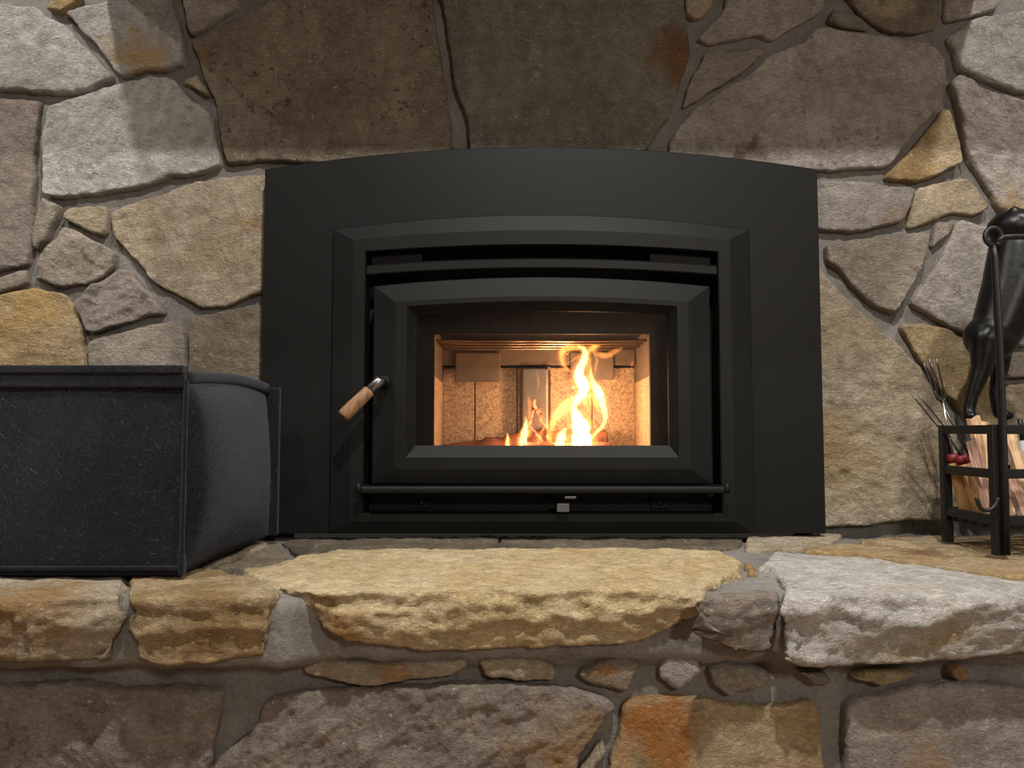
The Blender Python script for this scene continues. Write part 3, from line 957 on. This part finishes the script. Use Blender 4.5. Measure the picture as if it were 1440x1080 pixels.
# air control below the lip
box('air_slide', XC + .041, XC + .063, 1.448, 1.475, .0745, .0795, simple('satin_grey_steel', (0.16, 0.16, 0.16), 0.4, 0.6), ins, .0015)
tag(box('air_control_tab', XC + .0265, XC + .0505, 1.455, 1.475, .049, .0655, simple('grey_tab_steel', (0.13, 0.13, 0.135), 0.4, 0.6), ins, .002), 'small grey air control tab')
for px in (593, 928):
    p = P3(px, 706, 1.51)
    box('bracket', p.x - .016, p.x + .016, 1.512, 1.522, .05, .082, BLACK2, ins, .001)
    bm = bmesh.new(); bm_tube(bm, [(p.x, 1.514, p.z), (p.x, 1.507, p.z), (p.x, 1.505, p.z)], [.0062, .0062, .003], 6)
    link('screw', bm_mesh('screw', bm), IRON, ins, (p.x, 1.51, p.z))
box('lower_recess', XC - .338, XC + .338, 1.518, 1.526, .035, .115, BLACK2, ins, .0)

# firebox lining: every panel is a piece of its own
YBK = 1.800
bx0, bx1 = U(623, 600, YBK)[0], U(893, 600, YBK)[0]


def brick(x0, x1, y0, y1, z0, z1, e=.0015):
    return box('fire_brick', x0, x1, y0, y1, z0, z1, FBRICK, firebox, e, 1)


cuts = [622, 667.5, 727, 773, 833, 894]
zt = U(700, 517, YBK)[1]
for a, b in zip(cuts, cuts[1:]):
    xa, xb = U(a, 600, YBK)[0], U(b, 600, YBK)[0]
    brick(xa + .0012, xb - .0012, YBK, YBK + .03, FZ0, zt)


def quad_prism(name, pl, z0, z1, mat, parent):
    bm = bmesh.new()
    lo = [bm.verts.new((x, y, z0)) for x, y in pl]
    hi = [bm.verts.new((x, y, z1)) for x, y in pl]
    n = len(pl)
    bm.faces.new(lo[::-1]); bm.faces.new(hi)
    for i in range(n): bm.faces.new((lo[i], lo[(i + 1) % n], hi[(i + 1) % n], hi[i]))
    c = np.mean(pl, axis=0)
    return link(name, bm_mesh(name, bm), mat, parent, (float(c[0]), float(c[1]), z0))


zs = U(905, 533, 1.65)[1]
for (fx, bx, sg) in ((FX1 + .001, bx1, 1), (FX0 - .001, bx0, -1)):
    ym = 1.672; xm = fx + (bx - fx) * (ym - 1.545) / (YBK - 1.545)
    for (ya, xa, yb, xb) in ((1.548, fx, ym - .001, xm), (ym + .001, xm, YBK, bx)):
        quad_prism('fire_brick', [(xa, ya), (xb, yb), (xb + sg * .03, yb), (xa + sg * .03, ya)], FZ0, zs, FBRICK, firebox)
    quad_prism('side_plate', [(fx, 1.548), (bx, YBK), (bx + sg * .02, YBK), (fx + sg * .02, 1.548)], zs + .0005, .425, SOOT, firebox)
quad_prism('firebox_floor', [(FX0 - .03, 1.548), (FX1 + .03, 1.548), (bx1 + .03, YBK + .03), (bx0 - .03, YBK + .03)], FZ0 - .02, FZ0, ASH, firebox)
quad_prism('baffle', [(FX0 - .03, 1.548), (FX1 + .03, 1.548), (bx1 + .03, YBK + .04), (bx0 - .03, YBK + .04)], .412, .43, BLACK2, firebox)
box('back_plate', bx0 - .03, bx1 + .03, YBK + .004, YBK + .03, zt + .001, .42, BLACK2, firebox, 0)
# manifold with hanging tabs, centre duct and burn tubes
mz0, mz1 = U(700, 513, 1.77)[1], U(700, 496, 1.77)[1]
box('manifold', bx0 - .004, bx1 - .003, 1.770, 1.795, mz0, mz1 + .012, SOOT, firebox, .002)
for (a, b, yb) in ((640, 704, 537), (802, 863, 534)):
    box('heat_shield', U(a, 500, 1.762)[0], U(b, 500, 1.762)[0], 1.762, 1.768, U(a, yb, 1.762)[1], mz1, SOOT, firebox, .003)
dx0, dx1 = U(733, 560, 1.755)[0], U(772, 560, 1.755)[0]
box('air_duct', dx0, dx1, 1.755, 1.795, FZ0, U(750, 517, 1.755)[1], simple('duct_steel', (0.20, 0.17, 0.145), 0.38, 0.8, 0.15, 20), firebox, .006, 3)
box('duct_flange', dx1 - .004, dx1 + .004, 1.752, 1.795, U(772, 520, 1.755)[1], U(772, 516, 1.755)[1], SOOT, firebox, .001)
for Y in (1.590, 1.640, 1.695, 1.750):
    zz = U(700, 479, 1.590)[1]
    tube('burn_tube', [(FX0 - .004, Y, zz), (0, Y, zz), (FX1 + .006, Y, zz)], .0034, TUBE, firebox, 20)

# ------------------------------------------------------------------ logs and fire
def log(name, a, b, r, label, seed, mat=BARK):
    a, b = Vector(a), Vector(b)
    n, m = 28, 26
    t = (b - a).normalized(); s = t.cross(Vector((0, 0, 1))).normalized(); q = s.cross(t)
    V = []
    for i in range(m):
        f = i / (m - 1)
        for k in range(n):
            an = 2 * math.pi * k / n
            V.append(a.lerp(b, f) + (s * math.cos(an) + q * math.sin(an)) * r)
    V = np.array([tuple(v) for v in V])
    cen = np.array([tuple(a.lerp(b, i / (m - 1))) for i in range(m) for k in range(n)])
    d = fbm((V + seed) * 28, 4, .55) * r * 0.22
    V = V + (V - cen) / r * d[:, None]
    i = np.arange(n); i2 = (i + 1) % n
    Fq = [np.column_stack([k * n + i, k * n + i2, (k + 1) * n + i2, (k + 1) * n + i]) for k in range(m - 1)]
    V = np.vstack([V, cen[0], cen[-1]])
    t0 = np.column_stack([i2, i, np.full(n, m * n)])
    t1 = np.column_stack([(m - 1) * n + i, (m - 1) * n + i2, np.full(n, m * n + 1)])
    o = link(name, mesh_np(name, V, [np.vstack(Fq), t0, t1]), mat, None, tuple((a + b) / 2))
    return tag(o, label, 'log', 'logs in the fire')


log('firewood_log', (U(628, 650, 1.70)[0], 1.690, .138), (U(772, 640, 1.72)[0], 1.735, .176), .031, 'long charred log lying at the foot of the small flames behind the glass', 1.0)
log('firewood_log', (U(775, 620, 1.74)[0], 1.725, .170), (U(850, 620, 1.74)[0], 1.745, .176), .030, 'short reddish log behind the tall flame', 4.0)
log('firewood_log', (U(735, 640, 1.66)[0], 1.655, .151), (U(860, 640, 1.66)[0], 1.665, .151), .026, 'low log under the tall flame', 7.0)

EMBER = emit('glowing_ember', (1.0, 0.16, 0.05), 5.0)
for k, (a, b) in enumerate([((738, 622), (752, 562)), ((750, 566), (768, 612)), ((744, 600), (764, 622)), ((758, 575), (771, 618))]):
    p, q = P3(a[0], a[1], 1.675 + .006 * k), P3(b[0], b[1], 1.690 - .005 * k)
    mid = p.lerp(q, .5) + Vector((.002, .002, 0))
    tag(tube('burning_stick', spline([tuple(p), tuple(mid), tuple(q)], 5), .0030, EMBER, None, 8), ['glowing red stick rising highest beside the small flames', 'glowing red stick sloping from the peak down towards the tall flame', 'short glowing red stick crossing low in the embers', 'glowing red stick nearest the tall flame'][k], 'stick', 'glowing kindling sticks')

fire = tag(empty('fire', (U(800, 620, 1.66)[0], 1.66, .15)), 'bright yellow and orange flames burning behind the stove glass', 'fire')
FL_HOT = flame_material('hot_flame', (1.0, 0.46, 0.12), 540.0)
FL_MID = flame_material('mid_flame', (1.0, 0.38, 0.08), 150.0)
FL_HALO = flame_material('outer_flame', (1.0, 0.30, 0.05), 26.0)
FL_LOW = flame_material('thin_flame', (1.0, 0.34, 0.07), 80.0)


def flame(path, mat, Y=1.64, depth=0.75, wob=0.004, seed=0, halo=False):
    """path: (px, py, radius px) along the tongue"""
    pts = spline([(x, y, r) for x, y, r in path], 7)
    fr_ = random.Random(seed * 13 + int(path[0][0]) + int(path[-1][1]))
    if not halo:
        pts = [(x + fr_.uniform(-.5, .5), y, r * fr_.uniform(.78, 1.02) * .88) for x, y, r in pts]
    P, R = [], []
    for k, (x, y, r) in enumerate(pts):
        yy = Y + wob * math.sin(k * 0.55 + seed)
        q = U(x, y, yy)
        P.append((q[0], yy, q[1]))
        rr = max(r, 0.4) * yy / F
        R.append(rr)
    bm = bmesh.new()
    n = 14
    vr = []
    for i, p in enumerate(P):
        a = Vector(P[max(i - 1, 0)]); b = Vector(P[min(i + 1, len(P) - 1)])
        t = b - a; t.y = 0; t.normalize()
        s = Vector((t.z, 0, -t.x))
        vr.append([bm.verts.new(Vector(p) + s * math.cos(2 * math.pi * k / n) * R[i] + Vector((0, 1, 0)) * math.sin(2 * math.pi * k / n) * R[i] * depth) for k in range(n)])
    for A, B in zip(vr, vr[1:]):
        for k in range(n): bm.faces.new((A[k], A[(k + 1) % n], B[(k + 1) % n], B[k]))
    bm.faces.new(vr[0][::-1]); bm.faces.new(vr[-1])
    o = link('flame', bm_mesh('flame', bm, True), mat, fire, P[0])
    if mat is not FL_LOW and not mat.name.startswith('stray') and not halo:
        flame([(x, y, r * 1.38 + .6) for x, y, r in path], FL_HALO, Y, depth, wob, seed, True)
    return o


flame([(817, 640, 17), (818, 622, 17), (817, 604, 16), (812, 588, 11), (807, 576, 6), (804, 568, 2)], FL_HOT, 1.640, seed=1)
flame([(806, 572, 3), (812, 563, 7), (819, 552, 9), (820, 541, 11), (814, 530, 10), (816, 518, 8), (821, 507, 7), (823, 497, 6), (820, 490, 4), (812, 487, 2)], FL_HOT, 1.645, seed=2)
flame([(822, 555, 5), (822, 566, 4), (821, 574, 1)], FL_MID, 1.645)
flame([(776, 640, 4), (774, 622, 4.5), (774, 606, 5), (778, 592, 6), (786, 580, 8), (796, 570, 9), (806, 563, 8), (812, 557, 4)], FL_MID, 1.650, seed=3)
flame([(826, 640, 3), (830, 620, 3), (838, 609, 3), (847, 600, 3.2), (851, 588, 4), (849, 576, 5.5), (846, 563, 7), (842, 552, 8.5), (836, 542, 6), (832, 530, 3), (830, 516, 1)], FL_HOT, 1.640, seed=4)
flame([(843, 580, 2), (838, 568, 5), (836, 556, 6), (838, 546, 3)], FL_MID, 1.636)
flame([(803, 523, 1), (797, 519, 3), (792, 511, 4), (790, 501, 5), (793, 492, 6), (803, 489, 5), (816, 489, 4)], FL_MID, 1.640, seed=5)
flame([(826, 498, 3), (831, 491, 5), (838, 486, 5), (846, 482, 3), (856, 481, 1)], FL_MID, 1.645, seed=6)
flame([(828, 490, 3), (842, 498, 5), (853, 500, 6), (864, 495, 5), (876, 489, 2)], FL_LOW, 1.650, seed=7)
flame([(836, 530, 1), (838, 516, 3), (840, 506, 2), (841, 500, .6)], FL_LOW, 1.648)
flame([(826, 580, 2), (828, 560, 6), (829, 535, 7), (828, 510, 5), (827, 495, 2)], FL_LOW, 1.652)
flame([(786, 640, 8), (788, 622, 9), (791, 610, 7), (796, 602, 2)], FL_HOT, 1.634)
flame([(735, 640, 6), (736, 618, 6.5), (738, 605, 5), (740, 594, 2), (739, 586, .6)], FL_HOT, 1.640)
flame([(743, 615, 3), (746, 606, 3), (747, 598, .6)], FL_MID, 1.640)
flame([(714, 640, 4), (714, 620, 3.5), (714, 612, 1.6), (714, 608, .4)], FL_HOT, 1.640)
flame([(756, 632, 3), (759, 615, 3), (763, 604, 1.6), (764, 598, .4)], FL_MID, 1.640)
flame([(744, 590, 3), (745, 575, 4), (744, 562, 3), (742, 554, .6)], FL_LOW, 1.668)
flame([(756, 550, 1), (757, 535, 2.2), (755, 522, .8)], FL_LOW, 1.70)
flame([(888, 518, .8), (889, 512, 2.4), (890, 506, .6)], flame_material('stray_flame', (1.0, 0.22, 0.06), 90.0), 1.70)

flame([(800, 600, 1), (797, 588, 2.5), (800, 577, 3), (806, 568, 1)], FL_LOW, 1.630, seed=9)
flame([(833, 598, .6), (834, 585, 2.2), (832, 572, 2.6), (830, 560, .8)], FL_LOW, 1.632, seed=10)
flame([(826, 600, 1), (828, 588, 3), (826, 574, 3.4), (823, 562, 1)], FL_LOW, 1.628, seed=11)
flame([(797, 512, .6), (803, 508, 2), (812, 502, 2.6), (819, 498, 1)], FL_LOW, 1.652, seed=12)
flame([(836, 520, .6), (839, 508, 2.4), (836, 497, 3), (833, 488, 1)], FL_LOW, 1.655, seed=13)
flame([(730, 640, 2), (729, 622, 2.4), (731, 612, 1.6), (733, 604, .4)], FL_MID, 1.652, seed=14)


def firelight(px, py, Y, e, r):
    l = bpy.data.lights.new('firelight', 'POINT')
    l.energy = e; l.color = (1.0, 0.60, 0.33); l.shadow_soft_size = r
    o = bpy.data.objects.new('firelight', l); COL.objects.link(o)
    x, z = U(px, py, Y); o.location = (x, Y, z)


firelight(815, 600, 1.640, 1.3, .018)
firelight(822, 545, 1.640, 1.25, .016)
firelight(738, 606, 1.640, .4, .010)

# ------------------------------------------------------------------ felt ottoman on the hearth
ott = tag(empty('felt_bin', (-0.82, 1.25, 0.0)), 'charcoal felt storage bin with stitched seams standing on the hearth', 'storage bin')
OX0, OX1, OY0, OY1, OZ = -1.20, -0.452, 1.062, 1.440, 0.262


def soft_panel(name, fn, nu, nv, parent, mat=FELT):
    g = np.array([[fn(i / nu, j / nv) for j in range(nv + 1)] for i in range(nu + 1)])
    V = g.reshape(-1, 3)
    m = nv + 1
    a = (np.arange(nu)[:, None] * m + np.arange(nv)[None]).ravel()
    return link(name, mesh_np(name, V, [np.column_stack([a, a + m, a + m + 1, a + 1])]), mat, parent, tuple(V.mean(0)))


def b2(u, v, p=0.6):
    return (max(0, 4 * u * (1 - u)) ** p) * (max(0, 4 * v * (1 - v)) ** p)


def sidex(u, v):        # u along the depth, v up
    return OX1 + 0.042 * b2(u ** 0.62, v, .62) - 0.010 * v * u


soft_panel('front_panel', lambda u, v: (OX0 + (OX1 - OX0) * u, OY0 - 0.006 * b2(u, v) - .004 * math.sin(u * 9) * b2(u, v), .006 + OZ * v), 60, 26, ott)
soft_panel('side_panel', lambda u, v: (sidex(u, v), OY0 + (OY1 - OY0) * u, .006 + (OZ - .002 + .011 * math.sin(u * 2.6)) * v), 40, 30, ott)
soft_panel('side_panel', lambda u, v: (OX0 - 0.02 * b2(u, v), OY1 - (OY1 - OY0) * u, .006 + OZ * v), 20, 16, ott)
soft_panel('top_panel', lambda u, v: (OX0 + .01 + (OX1 - OX0 - .02) * u, OY0 + .004 + (OY1 - OY0 - .008) * v, OZ + .004 + 0.004 * b2(u, v)), 30, 20, ott)
box('rear_panel', OX0 - .01, OX1 + .016, OY1 - .002, OY1 + .012, .004, .280, FELT, ott, .005, 3)
box('base_panel', OX0 + .004, OX1 - .004, OY0 + .003, OY1, .001, .010, FELT, ott, .003)
# folded rim bands and lid flap
box('rim_band', OX0 - .004, OX1 + .001, OY0 - .007, OY0 + .004, OZ - .004, OZ + .016, FELT, ott, .004, 3)
bm = bmesh.new()
bm_box(bm, OX0 - .004, OX1 - .001, OY0 - .010, OY0 + .012, OZ + .0158, OZ + .0275, .003, 3)
link('lid', bm_mesh('lid', bm), FELT, ott, (-.8, 1.1, OZ + .018))
bm = bmesh.new()
bm_tube(bm, [(OX1 - .001 - .004 * k / 12, OY0 + .004 + (OY1 - OY0 - .006) * k / 12, OZ + .0095 + .011 * math.sin(k / 12 * 2.6)) for k in range(13)], [(.0045, .0095)] * 13, 12)
link('rim_band', bm_mesh('rim_band', bm, True), FELT, ott, (OX1, 1.25, OZ))
# stitched corner seams
tube('seam', [(OX1 + .001, OY0 - .001, .003 + .266 * k / 10) for k in range(11)], [.0036 + .0004 * math.sin(k * 2.1) for k in range(11)], FELT, ott, 10)
tube('seam', [(OX0, OY0 - .002, .012), ((OX0 + OX1) / 2, OY0 - .004, .012), (OX1, OY0 - .002, .012)], .0035, FELT, ott, 10)
box('seam', OX1 - .003, OX1 + .005, OY0 - .005, OY0 + .008, .002, .030, FELT, ott, .003, 3)

# loose lint fibres standing off the felt
lr = random.Random(11)
bm = bmesh.new()
for k in range(620):
    if k < 380:
        u, v = lr.random() ** .8, lr.random()
        p = Vector((-1.0 + (OX1 + 1.0) * u, OY0 - .006 * b2(min(1, max(0, (-1.0 + (OX1 + 1.0) * u - OX0) / (OX1 - OX0))), v) - .001, .012 + (OZ - .02) * v))
        nn = Vector((0, -1, 0))
    else:
        u, v = lr.random(), lr.random()
        p = Vector((sidex(u, v) + .0005, OY0 + (OY1 - OY0) * u, .012 + (OZ - .02) * v)); nn = Vector((1, 0, 0))
    a = lr.uniform(0, 6.28); ln = lr.uniform(.003, .010)
    tv = (Vector((0, math.cos(a), math.sin(a))) if nn.x else Vector((math.cos(a), 0, math.sin(a))))
    bv = tv.cross(nn)
    cv = lr.uniform(-.5, .5)
    bm_tube(bm, [p, p + tv * ln * .35 + nn * ln * .22 + bv * ln * cv * .15, p + tv * ln * .7 + nn * ln * .25 + bv * ln * cv * .45, p + tv * ln + nn * ln * .1 + bv * ln * cv], .00013, 3, False)
tag(link('lint', bm_mesh('lint', bm), simple('grey_lint', (0.10, 0.10, 0.10), 0.9), ott, (-.8, 1.25, 0)), kind='stuff')
ott.location.z += .003
# ------------------------------------------------------------------ log rack with tools
RX0, RX1, RY0, RY1 = .780, 1.10, 1.258, 1.402
RZ = .2125
rack = tag(empty('log_rack', ((RX0 + RX1) / 2, (RY0 + RY1) / 2, 0.0)), 'black wrought iron kindling rack with square rails and a tall corner post', 'log rack')
B = .0075


def bar(name, a, b, w=B, d=B):
    x0, x1 = sorted((a[0], b[0])); y0, y1 = sorted((a[1], b[1])); z0, z1 = sorted((a[2], b[2]))
    return box(name, x0 - w, x1 + w, y0 - d, y1 + d, z0, z1, IRON, rack, .0015)


for (x, y) in ((RX0 + B, RY0), (RX0 + B, RY1), (RX1, RY0), (RX1, RY1)):
    bar('leg', (x, y, 0.001), (x, y, RZ - .0005))
for z in (RZ - .016, RZ - .088, RZ - .163):
    h = .015
    bar('rail', (RX0 + B, RY0 + B, z), (RX0 + B, RY1 - B, z + h), B * .8, -.0002)
    bar('rail', (RX1, RY0 + B, z), (RX1, RY1 - B, z + h), B * .8, -.0002)
    bar('rail', (RX0 + 2 * B, RY0, z), (RX1 - B, RY0, z + h), -.0002, B * .8)
    bar('rail', (RX0 + 2 * B, RY1, z), (RX1 - B, RY1, z + h), -.0002, B * .8)
for k in range(5):
    y = RY0 + .018 + k * (RY1 - RY0 - .036) / 4
    box('floor_slat', RX0 + B, RX1, y - .006, y + .006, RZ - .172, RZ - .1655, IRON, rack, .001)
# tall post beside the front corner, scrolled top and carrying bar
px0 = U(1408, 600, 1.246)[0]
zt_post = U(1403, 345, 1.246)[1]
bm = bmesh.new()
bm_tube(bm, [(px0 - .0015, 1.243, .004), (px0, 1.243, .15), (px0, 1.243, .35), (px0 - .002, 1.243, zt_post - .02), (px0 - .004, 1.243, zt_post)], [(.0078, .005), (.0082, .005), (.0086, .005), (.0076, .005), (.004, .004)], 10)
link('post', bm_mesh('post', bm, True), IRON, rack, (px0, 1.243, 0))
cx, cz = U(1397, 333, 1.243)
tube('scroll', [(cx + .0135 * math.cos(a), 1.243, cz + .0145 * math.sin(a)) for a in np.linspace(-1.2, 4.6, 26)], [.0042] * 26, IRON, rack, 10)
hz = U(1410, 333, 1.243)[1]
tube('carrying_bar', [(px0 + .004, 1.243, zt_post + .004), (px0 + .012, 1.243, hz - .001), (px0 + .03, 1.243, hz), (RX1 - .02, 1.243, hz), (RX1 - .004, 1.243, hz - .006), (RX1, 1.243, hz - .03), (RX1, 1.243, .02)], .0048, IRON, rack, 12)
hk = [(1404, 700), (1399, 711), (1391, 717), (1382, 717), (1376, 709), (1373, 700)]
tube('hook', spline([tuple(P3(x, y, 1.236)) for x, y in hk], 5), .0032, IRON, rack, 10)

# bear/dog figurine standing on the back rail
fig = None


def figurine():
    Y = 1.398
    bm = bmesh.new()

    def cap(p, q, r0, r1, n=6):
        pts = [Vector(p).lerp(Vector(q), k / n) for k in range(n + 1)]
        rad = [r0 + (r1 - r0) * k / n for k in range(n + 1)]
        bm_tube(bm, [tuple(v) for v in pts], rad, 32)
        for c, r in ((p, r0), (q, r1)):
            bmesh.ops.create_icosphere(bm, subdivisions=3, radius=r, matrix=Matrix.Translation(Vector(c)))

    def ell(c, r, rot=0.0):
        bmesh.ops.create_icosphere(bm, subdivisions=3, radius=1.0, matrix=Matrix.Translation(Vector(c)) @ Matrix.Rotation(rot, 4, 'Y') @ Matrix.Diagonal((r[0], r[1], r[2], 1)))

    def q(px, py, dy=0.0):
        p = P3(px, py, Y); return (p.x, Y + dy, p.z)
    s = Y / F
    # trunk
    cap(q(1404, 460), q(1426, 400), 34 * s, 40 * s)
    cap(q(1426, 400), q(1433, 350), 40 * s, 38 * s)
    ell(q(1394, 474), (36 * s, 34 * s, 34 * s))
    # near hind leg: thigh, shank, paw
    cap(q(1381, 478, -.012), q(1373, 520, -.016), 22 * s, 13 * s)
    cap(q(1373, 520, -.016), q(1361, 556, -.014), 13 * s, 8.5 * s)
    cap(q(1361, 556, -.014), q(1356, 580, -.012), 8.5 * s, 8 * s)
    ell(q(1356, 585, -.016), (9 * s, 13 * s, 7 * s))
    # far hind leg
    cap(q(1410, 470, .012), q(1415, 512, .016), 22 * s, 12 * s)
    cap(q(1415, 512, .016), q(1406, 553, .014), 12 * s, 8 * s)
    cap(q(1406, 553, .014), q(1409, 578, .012), 8 * s, 8 * s)
    ell(q(1417, 584, .010), (13 * s, 13 * s, 7.5 * s))
    # fore legs reaching forward
    cap(q(1440, 372, -.02), q(1470, 420, -.026), 15 * s, 11 * s)
    cap(q(1470, 420, -.026), q(1500, 440, -.024), 11 * s, 8 * s)
    cap(q(1440, 372, .02), q(1474, 408, .026), 15 * s, 11 * s)
    cap(q(1474, 408, .026), q(1504, 420, .024), 11 * s, 8 * s)
    # neck, skull, muzzle
    cap(q(1430, 350), q(1430, 326), 34 * s, 28 * s)
    ell(q(1426, 322, -.006), (38 * s, 34 * s, 27 * s))
    cap(q(1440, 318, -.018), q(1472, 326, -.024), 17 * s, 11 * s)
    ell(q(1478, 321, -.028), (5 * s, 6 * s, 4 * s))
    # ears
    for dy in (-.026, .020):
        ell(q(1413, 305, dy), (8 * s, 5 * s, 11 * s), .35)
    # brow and jowl
    ell(q(1434, 305, -.034), (10 * s, 6 * s, 4.5 * s))
    ell(q(1428, 320, -.036), (12 * s, 6 * s, 5 * s), .3)
    me = bm_mesh('figurine', bm, True)
    o = link('bear_figurine', me, CAST, None, (U(1390, 590, Y)[0], Y, RZ))
    m = o.modifiers.new('remesh', 'REMESH'); m.mode = 'VOXEL'; m.voxel_size = 0.0032; m.use_smooth_shade = True
    m2 = o.modifiers.new('smooth', 'SMOOTH'); m2.iterations = 10; m2.factor = .5
    return o


fig = tag(figurine(), 'glossy black cast bear figurine standing upright on the kindling rack', 'figurine')
xe = U(1433, 308, 1.36)
eye = bmesh.new(); bmesh.ops.create_icosphere(eye, subdivisions=2, radius=.0042, matrix=Matrix.Translation((xe[0], 1.356, xe[1])))
link('eye', bm_mesh('eye', eye, True), CAST, fig, (xe[0], 1.356, xe[1]))

# roasting forks: handle down in the rack, prongs up
FORK_LABELS = ['roasting fork with upright prongs in front, red collar and wooden handle', 'roasting fork whose prongs lean farthest out towards the stove',
               'roasting fork with upright prongs behind another, wooden handle in the rack', 'roasting fork with bright steel shaft and wooden handle deepest in the rack']


def fork(tip, neck, collar, foot, Yt, Yb, label, mat, gap=.008):
    T, N, C, Ft = P3(tip[0], tip[1], Yt), P3(neck[0], neck[1], Yt * .75 + Yb * .25), P3(collar[0], collar[1], Yb), P3(foot[0], foot[1], Yb - .01)
    r = tag(empty('roasting_fork', tuple(Ft)), label, 'roasting fork', 'roasting forks in the rack')
    tube('shaft', [tuple(N), tuple(N.lerp(C, .5)), tuple(C)], .0020, mat, r, 8)
    d = (T - N); side = Vector((1, .25, 0)).normalized()
    for s in (-1, 1):
        pts = [N, N + d * .06 + side * s * gap * .5, N + d * .16 + side * s * gap, T + side * s * gap]
        tube('prong', spline([tuple(p) for p in pts], 4), .0014, DARKSTEEL, r, 8)
    ax = (Ft - C)
    tube('collar', [tuple(C - ax * .02), tuple(C + ax * .04), tuple(C + ax * .11)], [.0102, .0112, .0114], RED, r, 16)
    tube('handle', [tuple(C + ax * .10), tuple(C + ax * .4), tuple(C + ax * .8), tuple(C + ax * .97), tuple(Ft)], [.0105, .0118, .0128, .0128, .010], FORKWOOD, r, 16)


fork((1311, 502), (1326, 566), (1340, 640), (1363, 730), 1.400, 1.392, FORK_LABELS[0], STEEL)
fork((1287, 555), (1330, 608), (1352, 642), (1384, 728), 1.395, 1.371, FORK_LABELS[1], DARKSTEEL, .007)
fork((1303, 508), (1324, 566), (1364, 643), (1392, 726), 1.410, 1.386, FORK_LABELS[2], DARKSTEEL)


# split kindling sticks
def splint(a, b, w, d, mat, label, seed):
    a, b = Vector(a), Vector(b)
    t = (b - a).normalized()
    s = t.cross(Vector((0, 1, 0))).normalized(); q = t.cross(s)
    rr = random.Random(seed)
    prof = [(-1, -.7), (.2, -1), (1, -.5), (.8, .7), (-.3, 1), (-1, .3)]
    prof = [(x * rr.uniform(.75, 1.1), y * rr.uniform(.75, 1.1)) for x, y in prof]
    bm = bmesh.new(); rings = []
    m = 9
    for i in range(m):
        f = i / (m - 1)
        c = a.lerp(b, f) + s * rr.uniform(-.0012, .0012)
        k = 1 + rr.uniform(-.07, .07)
        rings.append([bm.verts.new(c + s * x * w * k + q * y * d * k + t * (rr.uniform(-.004, .004) if i in (0, m - 1) else 0)) for x, y in prof])
    for A, Bq in zip(rings, rings[1:]):
        for k in range(6): bm.faces.new((A[k], A[(k + 1) % 6], Bq[(k + 1) % 6], Bq[k]))
    bm.faces.new(rings[0][::-1]); bm.faces.new(rings[-1])
    me = bm_mesh('kindling_stick', bm)
    # local z along the stick so that the grain follows it
    R = t.to_track_quat('Z', 'Y').to_matrix().to_4x4()
    me.transform(R.inverted() @ Matrix.Translation(-a))
    o = bpy.data.objects.new('kindling_stick', me); COL.objects.link(o); me.materials.append(mat)
    o.matrix_world = Matrix.Translation(a) @ R
    return tag(o, label, 'kindling', 'split kindling in the rack')


def ks(foot, top, Yf, Yt, w, d, mat, label, seed):
    splint(P3(foot[0], foot[1], Yf), P3(top[0], top[1], Yt), w, d, mat, label, seed)


ks((1404, 727), (1368, 588), 1.345, 1.372, .012, .008, KINDLE, 'pale split kindling stick standing highest behind the rail', 1)
ks((1400, 728), (1384, 596), 1.330, 1.365, .010, .008, KINDLE, 'pale split kindling stick just beside the tallest one', 2)
ks((1394, 728), (1366, 618), 1.315, 1.335, .009, .006, KINDLE2, 'reddish split kindling stick beside the fork handles', 3)
ks((1456, 728), (1418, 606), 1.330, 1.350, .012, .008, KINDLE, 'yellowish straight kindling stick beyond the tall post', 4)
ks((1450, 742), (1418, 668), 1.285, 1.300, .011, .007, KINDLE2, 'short pinkish kindling stick low beyond the tall post', 5)
ks((1420, 728), (1432, 640), 1.350, 1.365, .011, .008, KINDLE, 'brown kindling stick crossing low in the rack', 6)
ks((1475, 728), (1440, 650), 1.340, 1.370, .012, .008, KINDLE2, 'kindling stick at the frame edge low in the rack', 7)
# long-nosed lighter
lt = tag(empty('gas_lighter', tuple(P3(1444, 700, 1.37))), 'grey and black gas lighter standing among the kindling', 'lighter')
tube('body', [tuple(P3(1448, 700, 1.37)), tuple(P3(1442, 640, 1.375)), tuple(P3(1440, 620, 1.378))], [.010, .0105, .008], GREYP, lt, 16)
tube('nozzle', [tuple(P3(1440, 622, 1.378)), tuple(P3(1436, 600, 1.38)), tuple(P3(1434, 590, 1.38))], [.006, .0045, .0042], IRON, lt, 12)
